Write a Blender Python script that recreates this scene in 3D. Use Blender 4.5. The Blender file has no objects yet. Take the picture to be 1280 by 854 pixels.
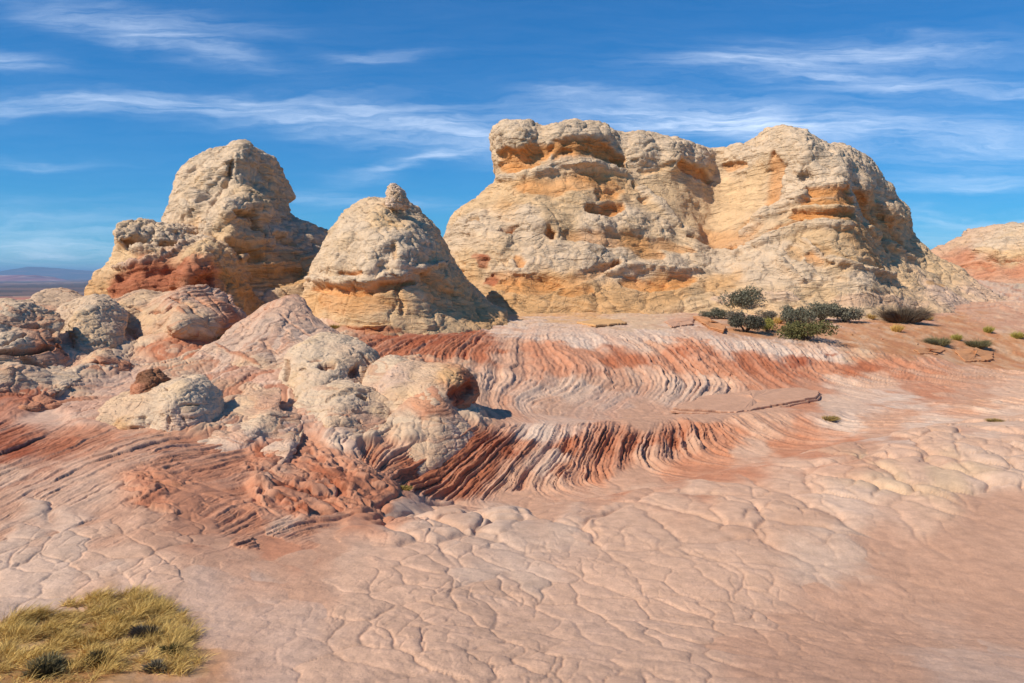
import bpy, math, random, time
import numpy as np
T0 = time.time()
def log(*a): print('[%.1fs]' % (time.time() - T0), *a, flush=True)

# ------------------------------------------------------------------ camera
EZ = 6.0                                   # eye height of the photographer in world z
F, CU, CV, HOR = 995.0, 640.0, 427.0, 345.0
PITCH = math.atan((CV - HOR) / F)
scene = bpy.context.scene
cam_d = bpy.data.cameras.new('camera'); cam = bpy.data.objects.new('camera', cam_d)
scene.collection.objects.link(cam); scene.camera = cam
cam_d.sensor_width = 36.0; cam_d.lens = F / 1280.0 * 36.0
cam_d.clip_start = 0.1; cam_d.clip_end = 90000.0
cam.location = (0, 0, EZ); cam.rotation_euler = (math.pi / 2 - PITCH, 0, 0)

# ------------------------------------------------------------------ sun and sky
SUN_EL = math.radians(43.0)
SUN_AZ = math.radians(-122.0)              # measured from +Y towards +X: left and a little behind the camera
sun_vec = np.array([math.sin(SUN_AZ) * math.cos(SUN_EL), math.cos(SUN_AZ) * math.cos(SUN_EL), math.sin(SUN_EL)])
sd = bpy.data.lights.new('sun', 'SUN'); sd.energy = 4.2; sd.angle = math.radians(0.53); sd.color = (1.0, 0.92, 0.79)
so = bpy.data.objects.new('sun', sd); scene.collection.objects.link(so); so.location = (0, 0, 60)
from mathutils import Vector
so.rotation_euler = Vector(sun_vec).to_track_quat('Z', 'Y').to_euler()
scene.view_settings.view_transform = 'Standard'; scene.view_settings.look = 'None'
scene.view_settings.exposure = 0.32; scene.view_settings.gamma = 1.0
scene.view_settings.use_curve_mapping = False

world = bpy.data.worlds.new('World'); scene.world = world; world.use_nodes = True
nt = world.node_tree; N = nt.nodes; L = nt.links; N.clear()
def wn(t, **k):
    n = N.new(t)
    for a, b in k.items(): setattr(n, a, b)
    return n
def wmath(op, a, b=None, c=None, clamp=False):
    n = wn('ShaderNodeMath', operation=op); n.use_clamp = clamp
    for i, v in enumerate((a, b, c)):
        if v is None: continue
        if isinstance(v, (int, float)): n.inputs[i].default_value = v
        else: L.new(v, n.inputs[i])
    return n.outputs[0]
sky = wn('ShaderNodeTexSky', sky_type='NISHITA'); sky.sun_disc = False
sky.sun_elevation = SUN_EL; sky.sun_rotation = SUN_AZ % (2 * math.pi)
sky.altitude = 1700.0; sky.air_density = 1.0; sky.dust_density = 0.0; sky.ozone_density = 3.0
tc = wn('ShaderNodeTexCoord'); sep = wn('ShaderNodeSeparateXYZ'); L.new(tc.outputs['Generated'], sep.inputs[0])
dx, dy, dz = sep.outputs
yy = wmath('MAXIMUM', wmath('ABSOLUTE', dy), 0.08)
au = wmath('DIVIDE', dx, yy)               # tangent of azimuth
av = wmath('DIVIDE', dz, yy)               # tangent of elevation
comb = wn('ShaderNodeCombineXYZ'); L.new(wmath('MULTIPLY', au, 1.0), comb.inputs[0]); L.new(wmath('MULTIPLY', av, 4.5), comb.inputs[1]); L.new(dz, comb.inputs[2])
warp = wn('ShaderNodeTexNoise'); warp.inputs['Scale'].default_value = 3.2; warp.inputs['Detail'].default_value = 5.0; warp.inputs['Roughness'].default_value = 0.6
L.new(comb.outputs[0], warp.inputs['Vector'])
ws = wn('ShaderNodeSeparateColor'); L.new(warp.outputs['Color'], ws.inputs[0])
wu = wmath('MULTIPLY', wmath('SUBTRACT', ws.outputs[0], 0.5), 0.22)
wv = wmath('MULTIPLY', wmath('SUBTRACT', ws.outputs[1], 0.5), 0.085)
# (u, v, half length, half thickness, slope, strength) of every band of cirrus, in pixels of a 1280 wide view
CLOUDS = [(190, 28, 120, 10, 0.14, 0.30), (190, 52, 115, 11, 0.20, 0.50), (15, 84, 62, 11, 0.1, 0.42), (150, 140, 290, 12, 0.0, 0.52), (280, 128, 80, 8, 0, .3),
          (520, 165, 130, 17, 0.12, 0.62), (545, 195, 90, 7, -0.22, 0.45), (480, 80, 50, 7, -0.06, 0.28),
          (930, 84, 95, 12, -0.05, 0.55), (1090, 70, 130, 13, 0.02, 0.50), (1075, 105, 95, 11, 0.05, 0.62), (860, 148, 150, 18, 0.0, 0.46),
          (700, 130, 45, 6, 0.05, 0.3), (1120, 170, 230, 20, 0.03, 0.54), (930, 165, 120, 14, 0.1, 0.55), (1230, 225, 90, 14, 0.0, 0.35), (1200, 240, 130, 7, 0.02, .3),
          (1190, 277, 80, 6, 0.05, 0.42), (1210, 300, 90, 16, 0.0, 0.30), (60, 290, 190, 22, 0.03, 0.34), (70, 322, 220, 15, 0.0, 0.50),
          (430, 246, 110, 5, 0.03, 0.30), (600, 255, 150, 8, 0.0, .16), (40, 204, 70, 5, 0.02, 0.22), (1250, 120, 90, 12, 0.04, 0.35), (1160, 340, 150, 25, 0, 0.4)]
total = None
for (u, v, a, b, sl, st) in CLOUDS:
    cu_, cv_ = (u - CU) / F, (HOR - v) / F
    du = wmath('ADD', wmath('SUBTRACT', au, cu_), wu)
    dv = wmath('ADD', wmath('ADD', wmath('SUBTRACT', av, cv_), wv), wmath('MULTIPLY', du, sl))
    q = wmath('ADD', wmath('POWER', wmath('MULTIPLY', du, F / a), 2.0), wmath('POWER', wmath('MULTIPLY', dv, F / b), 2.0))
    g = wmath('MULTIPLY', wmath('EXPONENT', wmath('MULTIPLY', q, -0.7)), st)
    total = g if total is None else wmath('ADD', total, g)
st1 = wn('ShaderNodeCombineXYZ'); L.new(wmath('MULTIPLY', au, 1.6), st1.inputs[0])
L.new(wmath('ADD', wmath('MULTIPLY', av, 20.0), wmath('MULTIPLY', wv, 16.0)), st1.inputs[1])
fil = wn('ShaderNodeTexNoise'); fil.inputs['Scale'].default_value = 4.5; fil.inputs['Detail'].default_value = 8.0; fil.inputs['Roughness'].default_value = 0.62
L.new(st1.outputs[0], fil.inputs['Vector'])
fr = wn('ShaderNodeMapRange'); fr.inputs[1].default_value = 0.34; fr.inputs[2].default_value = 0.70; L.new(fil.outputs['Fac'], fr.inputs[0])
veil = wmath('MULTIPLY', fr.outputs[0], 0.02)
cf = wmath('ADD', wmath('MULTIPLY', total, wmath('MULTIPLY_ADD', fr.outputs[0], 0.62, 0.14)), veil, clamp=False)
cf = wmath('MINIMUM', cf, 0.86)
gm = wn('ShaderNodeGamma'); gm.inputs[1].default_value = 0.72; L.new(sky.outputs[0], gm.inputs[0])
hs = wn('ShaderNodeHueSaturation'); hs.inputs['Saturation'].default_value = 1.3; hs.inputs['Value'].default_value = 1.0; L.new(gm.outputs[0], hs.inputs['Color'])
tint = wn('ShaderNodeMix', data_type='RGBA', blend_type='MULTIPLY'); tint.inputs[0].default_value = 1.0; tint.inputs[7].default_value = (0.245, 0.88, 1.33, 1); L.new(hs.outputs[0], tint.inputs[6])
mixc = wn('ShaderNodeMix', data_type='RGBA'); L.new(cf, mixc.inputs[0]); L.new(tint.outputs[2], mixc.inputs[6]); mixc.inputs[7].default_value = (8.0, 8.9, 10.2, 1)
bg = wn('ShaderNodeBackground'); bg.inputs[1].default_value = 0.115; L.new(mixc.outputs[2], bg.inputs[0])
out = wn('ShaderNodeOutputWorld'); L.new(bg.outputs[0], out.inputs[0])

# ------------------------------------------------------------------ projection helpers (authoring only: points read off the photo become world points)
cp, sp_ = math.cos(PITCH), math.sin(PITCH)
def ray(u, v):
    u = np.asarray(u, float); v = np.asarray(v, float)
    return np.stack([(u - CU), F * cp + (CV - v) * sp_, -F * sp_ + (CV - v) * cp], -1)
def P(u, v, Y):                             # point seen at (u, v) standing Y metres away, eye-relative
    r = ray(u, v); return r * (np.asarray(Y, float) / r[..., 1])[..., None]
def proj(V):
    d = V[:, 1] * cp - V[:, 2] * sp_
    h = V[:, 1] * sp_ + V[:, 2] * cp
    d = np.maximum(d, 0.05)
    return CU + V[:, 0] / d * F, CV - h / d * F

# ------------------------------------------------------------------ noise
rng = np.random.default_rng(7)
PERM = np.concatenate([rng.permutation(256)] * 3).astype(np.int32)
GR = rng.normal(size=(256, 3)).astype(np.float32); GR /= np.linalg.norm(GR, axis=1)[:, None]
RV = rng.random((256, 4)).astype(np.float32)
def _fade(t): return t * t * t * (t * (t * 6 - 15) + 10)
def noise3(x, y, z):
    x = np.asarray(x, np.float32); y = np.asarray(y, np.float32); z = np.asarray(z, np.float32)
    xi = np.floor(x); yi = np.floor(y); zi = np.floor(z)
    xf = x - xi; yf = y - yi; zf = z - zi
    xi = xi.astype(np.int32) & 255; yi = yi.astype(np.int32) & 255; zi = zi.astype(np.int32) & 255
    u, v, w = _fade(xf), _fade(yf), _fade(zf); r = 0
    for i in (0, 1):
        a = PERM[xi + i]; wx = u if i else 1 - u
        for j in (0, 1):
            b = PERM[a + yi + j]; wy = wx * (v if j else 1 - v)
            for k in (0, 1):
                g = GR[PERM[b + zi + k]]
                r = r + wy * (w if k else 1 - w) * (g[..., 0] * (xf - i) + g[..., 1] * (yf - j) + g[..., 2] * (zf - k))
    return r * 1.5
def noise2(x, y, s=0.37): return noise3(x, y, np.full(np.shape(x), s, np.float32))
def fbm(p, f, o=4, g=0.5, l=2.03, seed=0.0):
    a, r, n = 1.0, 0, 0
    for i in range(o):
        r = r + a * noise3(p[0] * f + seed + i * 17.3, p[1] * f + seed * 1.7 - i * 9.1, p[2] * f - seed + i * 5.7); n += a; a *= g; f *= l
    return r / n
def voro3(x, y, z, jit=0.9):
    x = np.asarray(x, np.float32); y = np.asarray(y, np.float32); z = np.asarray(z, np.float32)
    xi = np.floor(x).astype(np.int32); yi = np.floor(y).astype(np.int32); zi = np.floor(z).astype(np.int32)
    xf = x - xi; yf = y - yi; zf = z - zi
    f1 = np.full(x.shape, 9, np.float32); f2 = f1.copy(); cid = np.zeros(x.shape, np.int32)
    for i in (-1, 0, 1):
        a = PERM[(xi + i) & 255]
        for j in (-1, 0, 1):
            b = PERM[a + ((yi + j) & 255)]
            for k in (-1, 0, 1):
                c = PERM[b + ((zi + k) & 255)]; r = RV[c]
                d = (i + .5 + (r[..., 0] - .5) * jit - xf) ** 2 + (j + .5 + (r[..., 1] - .5) * jit - yf) ** 2 + (k + .5 + (r[..., 2] - .5) * jit - zf) ** 2
                m = d < f1
                f2 = np.where(m, f1, np.minimum(f2, d)); cid = np.where(m, c, cid); f1 = np.where(m, d, f1)
    return np.sqrt(f1), np.sqrt(f2), cid
def voro2(x, y, jit=0.9, salt=0):
    x = np.asarray(x, np.float32); y = np.asarray(y, np.float32)
    xi = np.floor(x).astype(np.int32); yi = np.floor(y).astype(np.int32); xf = x - xi; yf = y - yi
    f1 = np.full(x.shape, 9, np.float32); f2 = f1.copy(); cid = np.zeros(x.shape, np.int32)
    for i in (-1, 0, 1):
        a = PERM[(xi + i + salt) & 255]
        for j in (-1, 0, 1):
            c = PERM[a + ((yi + j) & 255)]; r = RV[c]
            d = (i + .5 + (r[..., 0] - .5) * jit - xf) ** 2 + (j + .5 + (r[..., 1] - .5) * jit - yf) ** 2
            m = d < f1
            f2 = np.where(m, f1, np.minimum(f2, d)); cid = np.where(m, c, cid); f1 = np.where(m, d, f1)
    return np.sqrt(f1), np.sqrt(f2), cid
def sstep(a, b, x):
    t = np.clip((x - a) / (b - a), 0, 1); return t * t * (3 - 2 * t)
def layers(s, salt=0):
    """Thin beds of uneven thickness along s: (hardness of the bed 0..1, position inside the bed 0..1, bed number)"""
    i = np.floor(s).astype(np.int32)
    lo = i + (RV[(i + salt) & 255, 0] - .5) * .7; hi = i + 1 + (RV[(i + 1 + salt) & 255, 0] - .5) * .7
    j = np.where(s < lo, i - 1, np.where(s >= hi, i + 1, i))
    lo = j + (RV[(j + salt) & 255, 0] - .5) * .7; hi = j + 1 + (RV[(j + 1 + salt) & 255, 0] - .5) * .7
    t = np.clip((s - lo) / np.maximum(hi - lo, .05), 0, 1)
    return RV[PERM[(j + salt) & 255], 1], t, j
def beds(s, salt=0):
    """Eroded relief of a stack of beds: hard ones stand out with a rounded edge, -1..1"""
    h, t, j = layers(s, salt)
    return (h - .5) * 1.1 + .55 * (1 - np.abs(2 * t - 1) ** 3) - .35

class RBF:
    def __init__(s, X, val, c=0.02, smooth=1e-6):
        s.X = np.asarray(X, float); s.c = c
        s.sh = np.asarray(val, float)
        n = len(s.X); D = np.sqrt(((s.X[:, None] - s.X[None]) ** 2).sum(-1) + c * c)
        A = np.zeros((n + 3, n + 3)); A[:n, :n] = D - np.eye(n) * smooth; A[:n, n] = 1; A[:n, n + 1:] = s.X[:, :2]; A[n, :n] = 1; A[n + 1:, :n] = s.X[:, :2].T
        b = np.zeros(n + 3); b[:n] = s.sh; s.w = np.linalg.lstsq(A, b, rcond=None)[0]
    def __call__(s, x, y):
        r = s.w[-3] + s.w[-2] * x + s.w[-1] * y
        for (px, py), w in zip(s.X, s.w): r = r + w * np.sqrt((x - px) ** 2 + (y - py) ** 2 + s.c ** 2)
        return r

def srgb(r, g, b, k=1.0):
    c = np.array([r, g, b]) / 255.0
    return np.where(c <= .04045, c / 12.92, ((c + .055) / 1.055) ** 2.4) * k
K = np.array([0.845, 0.79, 0.765])
PAL = {'white': srgb(226, 203, 172, K), 'cream': srgb(228, 196, 152, K), 'tan': srgb(223, 180, 128, K), 'orange': srgb(222, 158, 94, K), 'red': srgb(190, 120, 86, K),
       'deep': srgb(170, 96, 66, K), 'salmon': srgb(208, 148, 114, K), 'pink': srgb(226, 188, 158, K), 'pale': srgb(224, 194, 168, K), 'grey': srgb(217, 195, 166, K), 'buff': srgb(222, 192, 158, K),
       'lav': srgb(218, 185, 160, K), 'soil': srgb(206, 152, 108, K), 'rose': srgb(212, 169, 139, K), 'snow': srgb(229, 205, 182, K), 'umber': srgb(150, 108, 80, K), 'ochre': srgb(206, 158, 98, K)}

# ------------------------------------------------------------------ mesh helpers
def make_mesh(name, V, Q, col=None, smooth=True):
    me = bpy.data.meshes.new(name)
    n, m = len(V), len(Q); k = Q.shape[1]
    me.vertices.add(n); me.vertices.foreach_set('co', np.ascontiguousarray(V, np.float32).ravel())
    me.loops.add(m * k); me.loops.foreach_set('vertex_index', np.ascontiguousarray(Q, np.int32).ravel())
    me.polygons.add(m); me.polygons.foreach_set('loop_start', np.arange(0, m * k, k, dtype=np.int32))
    me.update(calc_edges=True)
    if smooth: me.polygons.foreach_set('use_smooth', np.ones(m, bool))
    if col is not None:
        at = me.color_attributes.new('strata', 'FLOAT_COLOR', 'POINT')
        c4 = np.ones((n, 4), np.float32); c4[:, :3] = np.clip(col, 0, 1); at.data.foreach_set('color', c4.ravel())
    return me
def vnormals(V, Q):
    A, B, C, D = (V[Q[:, i]] for i in range(4))
    fn = np.cross(C - A, D - B); N_ = np.zeros_like(V)
    for i in range(4):
        for c in range(3): N_[:, c] += np.bincount(Q[:, i], fn[:, c], len(V))
    return N_ / np.maximum(np.linalg.norm(N_, axis=1), 1e-9)[:, None]
def smooth_field(Q, n, val, it=2):
    E = np.concatenate([Q[:, [0, 1]], Q[:, [1, 2]], Q[:, [2, 3]], Q[:, [3, 0]]])
    deg = np.bincount(E.ravel(), minlength=n).astype(float)
    for _ in range(it):
        cols = val if val.ndim == 2 else val[:, None]; res = np.empty_like(cols)
        for c in range(cols.shape[1]):
            s = np.bincount(E[:, 0], cols[E[:, 1], c], n) + np.bincount(E[:, 1], cols[E[:, 0], c], n)
            res[:, c] = .4 * cols[:, c] + .6 * s / np.maximum(deg, 1)
        val = res if val.ndim == 2 else res[:, 0]
    return val
def tag(o, label=None, cat=None, group=None, kind=None):
    if label: o['label'] = label
    if cat: o['category'] = cat
    if group: o['group'] = group
    if kind: o['kind'] = kind
    return o
def link(name, me, mat, parent=None, loc=(0, 0, 0)):
    o = bpy.data.objects.new(name, me); scene.collection.objects.link(o); o.location = loc
    if mat is not None: me.materials.append(mat)
    if parent is not None: o.parent = parent
    return o

# ------------------------------------------------------------------ materials
def rock_material(name, grain=30.0, bump=0.35, dist=0.02, mott=0.10, crack=0.0, cscale=3.0, lam=0.0, lamf=4.0):
    m = bpy.data.materials.new(name); m.use_nodes = True; t = m.node_tree; n = t.nodes; l = t.links
    b = n['Principled BSDF']; b.inputs['Roughness'].default_value = 0.92; b.inputs['Specular IOR Level'].default_value = 0.15
    at = n.new('ShaderNodeAttribute'); at.attribute_name = 'strata'
    co = n.new('ShaderNodeTexCoord')
    n1 = n.new('ShaderNodeTexNoise'); n1.inputs['Scale'].default_value = grain * .12; n1.inputs['Detail'].default_value = 9; n1.inputs['Roughness'].default_value = .66
    n2 = n.new('ShaderNodeTexNoise'); n2.inputs['Scale'].default_value = grain; n2.inputs['Detail'].default_value = 6; n2.inputs['Roughness'].default_value = .7
    l.new(co.outputs['Object'], n1.inputs['Vector']); l.new(co.outputs['Object'], n2.inputs['Vector'])
    r1 = n.new('ShaderNodeMapRange'); r1.inputs[1].default_value = .25; r1.inputs[2].default_value = .75; r1.inputs[3].default_value = 1 - mott * 1.3; r1.inputs[4].default_value = 1 + mott
    l.new(n1.outputs['Fac'], r1.inputs[0])
    r2 = n.new('ShaderNodeMapRange'); r2.inputs[1].default_value = .25; r2.inputs[2].default_value = .75; r2.inputs[3].default_value = 1 - mott * .9; r2.inputs[4].default_value = 1 + mott * .8
    l.new(n2.outputs['Fac'], r2.inputs[0])
    mu = n.new('ShaderNodeMath'); mu.operation = 'MULTIPLY'; l.new(r1.outputs[0], mu.inputs[0]); l.new(r2.outputs[0], mu.inputs[1])
    mx = n.new('ShaderNodeVectorMath'); mx.operation = 'SCALE'; l.new(at.outputs['Color'], mx.inputs[0]); l.new(mu.outputs[0], mx.inputs['Scale'])
    l.new(mx.outputs[0], b.inputs['Base Color'])
    h = n.new('ShaderNodeMath'); h.operation = 'ADD'; l.new(n1.outputs['Fac'], h.inputs[0])
    h2 = n.new('ShaderNodeMath'); h2.operation = 'MULTIPLY'; l.new(n2.outputs['Fac'], h2.inputs[0]); h2.inputs[1].default_value = .5
    l.new(h2.outputs[0], h.inputs[1]); hh = h.outputs[0]
    if lam > 0:                                             # thin bedding: noise stretched along the beds, gently folded
        lw = n.new('ShaderNodeTexNoise'); lw.inputs['Scale'].default_value = lamf * .05; lw.inputs['Detail'].default_value = 3; l.new(co.outputs['Object'], lw.inputs['Vector'])
        lv = n.new('ShaderNodeVectorMath'); lv.operation = 'MULTIPLY_ADD'; l.new(lw.outputs['Color'], lv.inputs[0]); lv.inputs[1].default_value = (0, 0, 9.0 / lamf); l.new(co.outputs['Object'], lv.inputs[2])
        lm = n.new('ShaderNodeVectorMath'); lm.operation = 'MULTIPLY'; l.new(lv.outputs[0], lm.inputs[0]); lm.inputs[1].default_value = (lamf * .13, lamf * .13, lamf)
        ln = n.new('ShaderNodeTexNoise'); ln.inputs['Scale'].default_value = 1.0; ln.inputs['Detail'].default_value = 4; ln.inputs['Roughness'].default_value = .6; l.new(lm.outputs[0], ln.inputs['Vector'])
        lr = n.new('ShaderNodeMapRange'); lr.inputs[1].default_value = .36; lr.inputs[2].default_value = .50; lr.inputs[3].default_value = 0; lr.inputs[4].default_value = lam; l.new(ln.outputs['Fac'], lr.inputs[0])
        la = n.new('ShaderNodeMath'); la.operation = 'ADD'; l.new(hh, la.inputs[0]); l.new(lr.outputs[0], la.inputs[1]); hh = la.outputs[0]
    if crack > 0:
        wv_ = n.new('ShaderNodeVectorMath'); wv_.operation = 'MULTIPLY_ADD'; l.new(n1.outputs['Color'], wv_.inputs[0]); wv_.inputs[1].default_value = (.5 / cscale,) * 3; l.new(co.outputs['Object'], wv_.inputs[2])
        vo = n.new('ShaderNodeTexVoronoi'); vo.feature = 'DISTANCE_TO_EDGE'; vo.inputs['Scale'].default_value = cscale; l.new(wv_.outputs[0], vo.inputs['Vector'])
        cr = n.new('ShaderNodeMapRange'); cr.inputs[1].default_value = 0; cr.inputs[2].default_value = .07; cr.inputs[3].default_value = 0; cr.inputs[4].default_value = crack; l.new(vo.outputs['Distance'], cr.inputs[0])
        ad = n.new('ShaderNodeMath'); ad.operation = 'ADD'; l.new(hh, ad.inputs[0]); l.new(cr.outputs[0], ad.inputs[1]); hh = ad.outputs[0]
    bp = n.new('ShaderNodeBump'); bp.inputs['Strength'].default_value = bump; bp.inputs['Distance'].default_value = dist
    l.new(hh, bp.inputs['Height']); l.new(bp.outputs[0], b.inputs['Normal'])
    return m
M_ground = rock_material('sandstone_pavement', 34, .9, .022, .17)
M_far = rock_material('weathered_butte_sandstone', 8, .85, .16, .12, .22, 1.1, 1.0, 3.2)
M_mid = rock_material('weathered_dome_sandstone', 15, .85, .09, .12, .22, 1.7, .9, 5.0)
M_near = rock_material('weathered_mound_sandstone', 26, .85, .045, .12, .22, 2.6, .8, 8.0)

# ------------------------------------------------------------------ rock formations: solid bodies from an outline, a front depth and a thickness, then eroded
FORMS = []
def surface_nets(Fv, org, h):
    nx, ny, nz = Fv.shape; ins = Fv < 0
    cnt = np.zeros((nx - 1, ny - 1, nz - 1), np.int8)
    for i in (0, 1):
        for j in (0, 1):
            for k in (0, 1): cnt += ins[i:nx - 1 + i, j:ny - 1 + j, k:nz - 1 + k]
    act = np.argwhere((cnt > 0) & (cnt < 8)); del cnt
    X, Y, Z = act.T; n = len(act); acc = np.zeros((n, 3)); c = np.zeros(n)
    corners = [(i, j, k) for i in (0, 1) for j in (0, 1) for k in (0, 1)]
    val = {q: Fv[X + q[0], Y + q[1], Z + q[2]] for q in corners}
    for q in corners:
        for ax in range(3):
            if q[ax]: continue
            r = list(q); r[ax] = 1; r = tuple(r); a, b = val[q], val[r]; m = (a < 0) != (b < 0)
            t = np.where(m, a / np.where(m, a - b, 1), 0)
            for d in range(3): acc[:, d] += np.where(m, q[d] + (t if d == ax else 0), 0)
            c += m
    V = (act + acc / c[:, None]) * h + np.array(org)
    vid = np.full((nx - 1, ny - 1, nz - 1), -1, np.int32); vid[X, Y, Z] = np.arange(n)
    Qs = []
    for ax in range(3):
        sl0 = [slice(1, -1)] * 3; sl1 = [slice(1, -1)] * 3; sl0[ax] = slice(0, -1); sl1[ax] = slice(1, None)
        a, b = ins[tuple(sl0)], ins[tuple(sl1)]; e = np.argwhere(a != b)
        if not len(e): continue
        flip = a[tuple(e.T)]; o = np.ones(3, int); o[ax] = 0; e = e + o
        u_, v_ = (ax + 1) % 3, (ax + 2) % 3
        def g(du, dv):
            p = e.copy(); p[:, u_] -= du; p[:, v_] -= dv; return vid[p[:, 0], p[:, 1], p[:, 2]]
        q = np.stack([g(1, 1), g(0, 1), g(0, 0), g(1, 0)], 1); q[~flip] = q[~flip][:, ::-1]; Qs.append(q)
    return V, np.concatenate(Qs)

def poly_sd(px, pz, X, Z):
    """signed distance to a polygon, negative inside"""
    d = np.full(X.shape, 1e9); s = np.zeros(X.shape, bool); n = len(px)
    for i in range(n):
        ax, az = px[i - 1], pz[i - 1]; bx, bz = px[i], pz[i]; ex, ez = bx - ax, bz - az
        t = np.clip(((X - ax) * ex + (Z - az) * ez) / (ex * ex + ez * ez + 1e-12), 0, 1)
        d = np.minimum(d, (X - ax - t * ex) ** 2 + (Z - az - t * ez) ** 2)
        c = ((az > Z) != (bz > Z)) & (X < (bx - ax) * (Z - az) / (bz - az + 1e-12) + ax); s ^= c
    return np.where(s, -1, 1) * np.sqrt(d)
def chaikin(p, it=2):
    p = np.array(p, float)
    for _ in range(it):
        q = np.roll(p, -1, 0); p = np.stack([.75 * p + .25 * q, .25 * p + .75 * q], 1).reshape(-1, 2)
    return p

def seg_dist(V, A):
    """distance from points to a 3D polyline and position along it 0..1"""
    best = np.full(len(V), 1e9); tt = np.zeros(len(V)); n = len(A) - 1
    for i in range(n):
        e = A[i + 1] - A[i]; w = V - A[i]; t = np.clip((w @ e) / max(e @ e, 1e-9), 0, 1)
        d = ((w - t[:, None] * e) ** 2).sum(1); m = d < best; best = np.where(m, d, best); tt = np.where(m, (i + t) / n, tt)
    return np.sqrt(best), tt

def formation(name, outline, depth, r, thick, h, lumps=(), strokes=(), colours=(), mat=None, parent=None, kind='butte',
              roll=.25, brain=.12, brain_s=1.2, bed=.1, bed_f=3.0, pits=.0, tilt=(0, 0), salt=0, skirt=(.15, .5), drop=0.0, flare=0.0, relief=1.0, near=0.0, stripe=0.0, dflt=('cream', 'w'), sub=.0, zcut=None, sweep=None, lean=0.0):
    """outline: photo points of the silhouette; depth: (u, v, Y) of the front surface; r: rounding of the rim in metres; thick: body depth.
    lumps: (u, v, radius px, metres); strokes: (points, half width px, metres, colour, strength); colours: (u, v, colour, texture w brain / o beds)"""
    t0 = time.time()
    lumps = [(a_, b_, c_, d_ * relief) for a_, b_, c_, d_ in lumps]; strokes = [(a_, b_, c_ * (relief if c_ < 0 else 1), d_, e_) for a_, b_, c_, d_, e_ in strokes]
    D = np.array([(a_, b_, c_ - near) for a_, b_, c_ in depth], float); pts = P(D[:, 0], D[:, 1], D[:, 2]); Ym = float(D[:, 2].mean())
    sc = Ym / F                                              # metres per pixel
    fy = RBF(np.stack([pts[:, 0], pts[:, 2]], 1) / (100 * sc), pts[:, 1], .35, 1e-3)
    front = lambda X, Z: fy(X / (100 * sc), Z / (100 * sc))
    vs = np.array([q[1] for q in outline], float); vb = vs.min() + .68 * (vs.max() - vs.min())
    uc = np.mean([q[0] for q in outline]); outline = [(uc + (u - uc) * (1 + flare * max(0, v - vb) / (vs.max() - vb + 1)), v + drop * max(0, v - vb)) for u, v in outline]
    ol = chaikin(outline, 1)
    fuv = RBF(D[:, :2] / 100, D[:, 2], .35, 1e-3)            # stand every rim point at its own distance
    yr = np.clip(fuv(ol[:, 0] / 100, ol[:, 1] / 100), D[:, 2].min() - .5, D[:, 2].max() + .5) + r * .9; O = P(ol[:, 0], ol[:, 1], yr)
    x0, x1 = O[:, 0].min() - 3 * h - roll * 2, O[:, 0].max() + 3 * h + roll * 2; z0, z1 = O[:, 2].min() - 3 * h - roll * 2, O[:, 2].max() + 3 * h + roll * 2
    if zcut is not None: z0 = max(z0, zcut)
    gxx = np.arange(x0, x1, h); gzz = np.arange(z0, z1, h); X, Z = np.meshgrid(gxx, gzz, indexing='ij')
    d2 = poly_sd(O[:, 0], O[:, 2], X, Z)
    inside = d2 < r * 1.5
    yf = front(X, Z)
    for (u, v, rad, amp) in lumps:
        c = P(u, v, float(front(*P(u, v, Ym)[[0, 2]]))); q = ((X - c[0]) ** 2 + (Z - c[2]) ** 2) / (rad * sc) ** 2
        yf = yf - amp * np.where(q < 1.6, np.exp(-q * q * 1.2), np.exp(-q * q * 1.2))
    ylo = float(yf[inside].min()) - 3 * h - roll * 3; yhi = float(yf[inside].max()) + thick + 3 * h
    gyy = np.arange(ylo, yhi, h)
    a = (d2 + r).astype(np.float32)[:, None, :]; yfm = (yf + r).astype(np.float32)[:, None, :]
    yb = (np.maximum(np.minimum(yf, np.median(yf[inside]) + 2 * r) + max(thick, 2.2 * r), yf + 2.6 * r) - r).astype(np.float32)[:, None, :]
    Yg = gyy.astype(np.float32)[None, :, None]
    b = np.maximum(yfm - Yg, Yg - yb)
    Fv = np.sqrt(np.maximum(a, 0) ** 2 + np.maximum(b, 0) ** 2) + np.minimum(np.maximum(a, b), 0) - r
    del b
    V, Q = surface_nets(Fv, (x0, ylo, z0), h); del Fv
    V = smooth_field(Q, len(V), V, 2)
    Nn = vnormals(V, Q)
    # big irregular swells first
    g = tuple(V[:, i] for i in range(3))
    o = tuple(c / (40 * sc) for c in g)
    dd = roll * (fbm(o, 1.0, 3, seed=salt + 1) * 1.5)
    # strokes modelled in 3D along the surface
    u_, v_ = proj(V); dep = V[:, 1]
    def hit(u, v):
        q = (u_ - u) ** 2 + (v_ - v) ** 2; m = q.min(); c = np.where(q < m + 9)[0]; return V[c[np.argmin(dep[c])]]
    col = np.zeros((len(V), 3)); ws = np.zeros(len(V)); wo = np.zeros(len(V)); wn_ = np.zeros(len(V))
    jit = np.stack([fbm(o, 2.2, 4, seed=salt + 5 + 3 * i) for i in range(3)], 1) * (11 * sc)
    Vj = V + jit
    for (u, v, cn, tx) in colours:
        c = hit(u, v); w = 1.0 / (((Vj - c) ** 2).sum(1) / sc ** 2 + 25) ** 2.2
        ws += w; col += w[:, None] * PAL[cn]; wo += w * (1.0 if tx == 'o' else .3 if tx == 's' else 0); wn_ += w * (tx == 's')
    if len(colours): col /= ws[:, None]; wo /= ws; wn_ /= ws
    else: col[:] = PAL[dflt[0]]; wo[:] = dflt[1] == 'o'
    Vk = V + jit * .35
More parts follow.
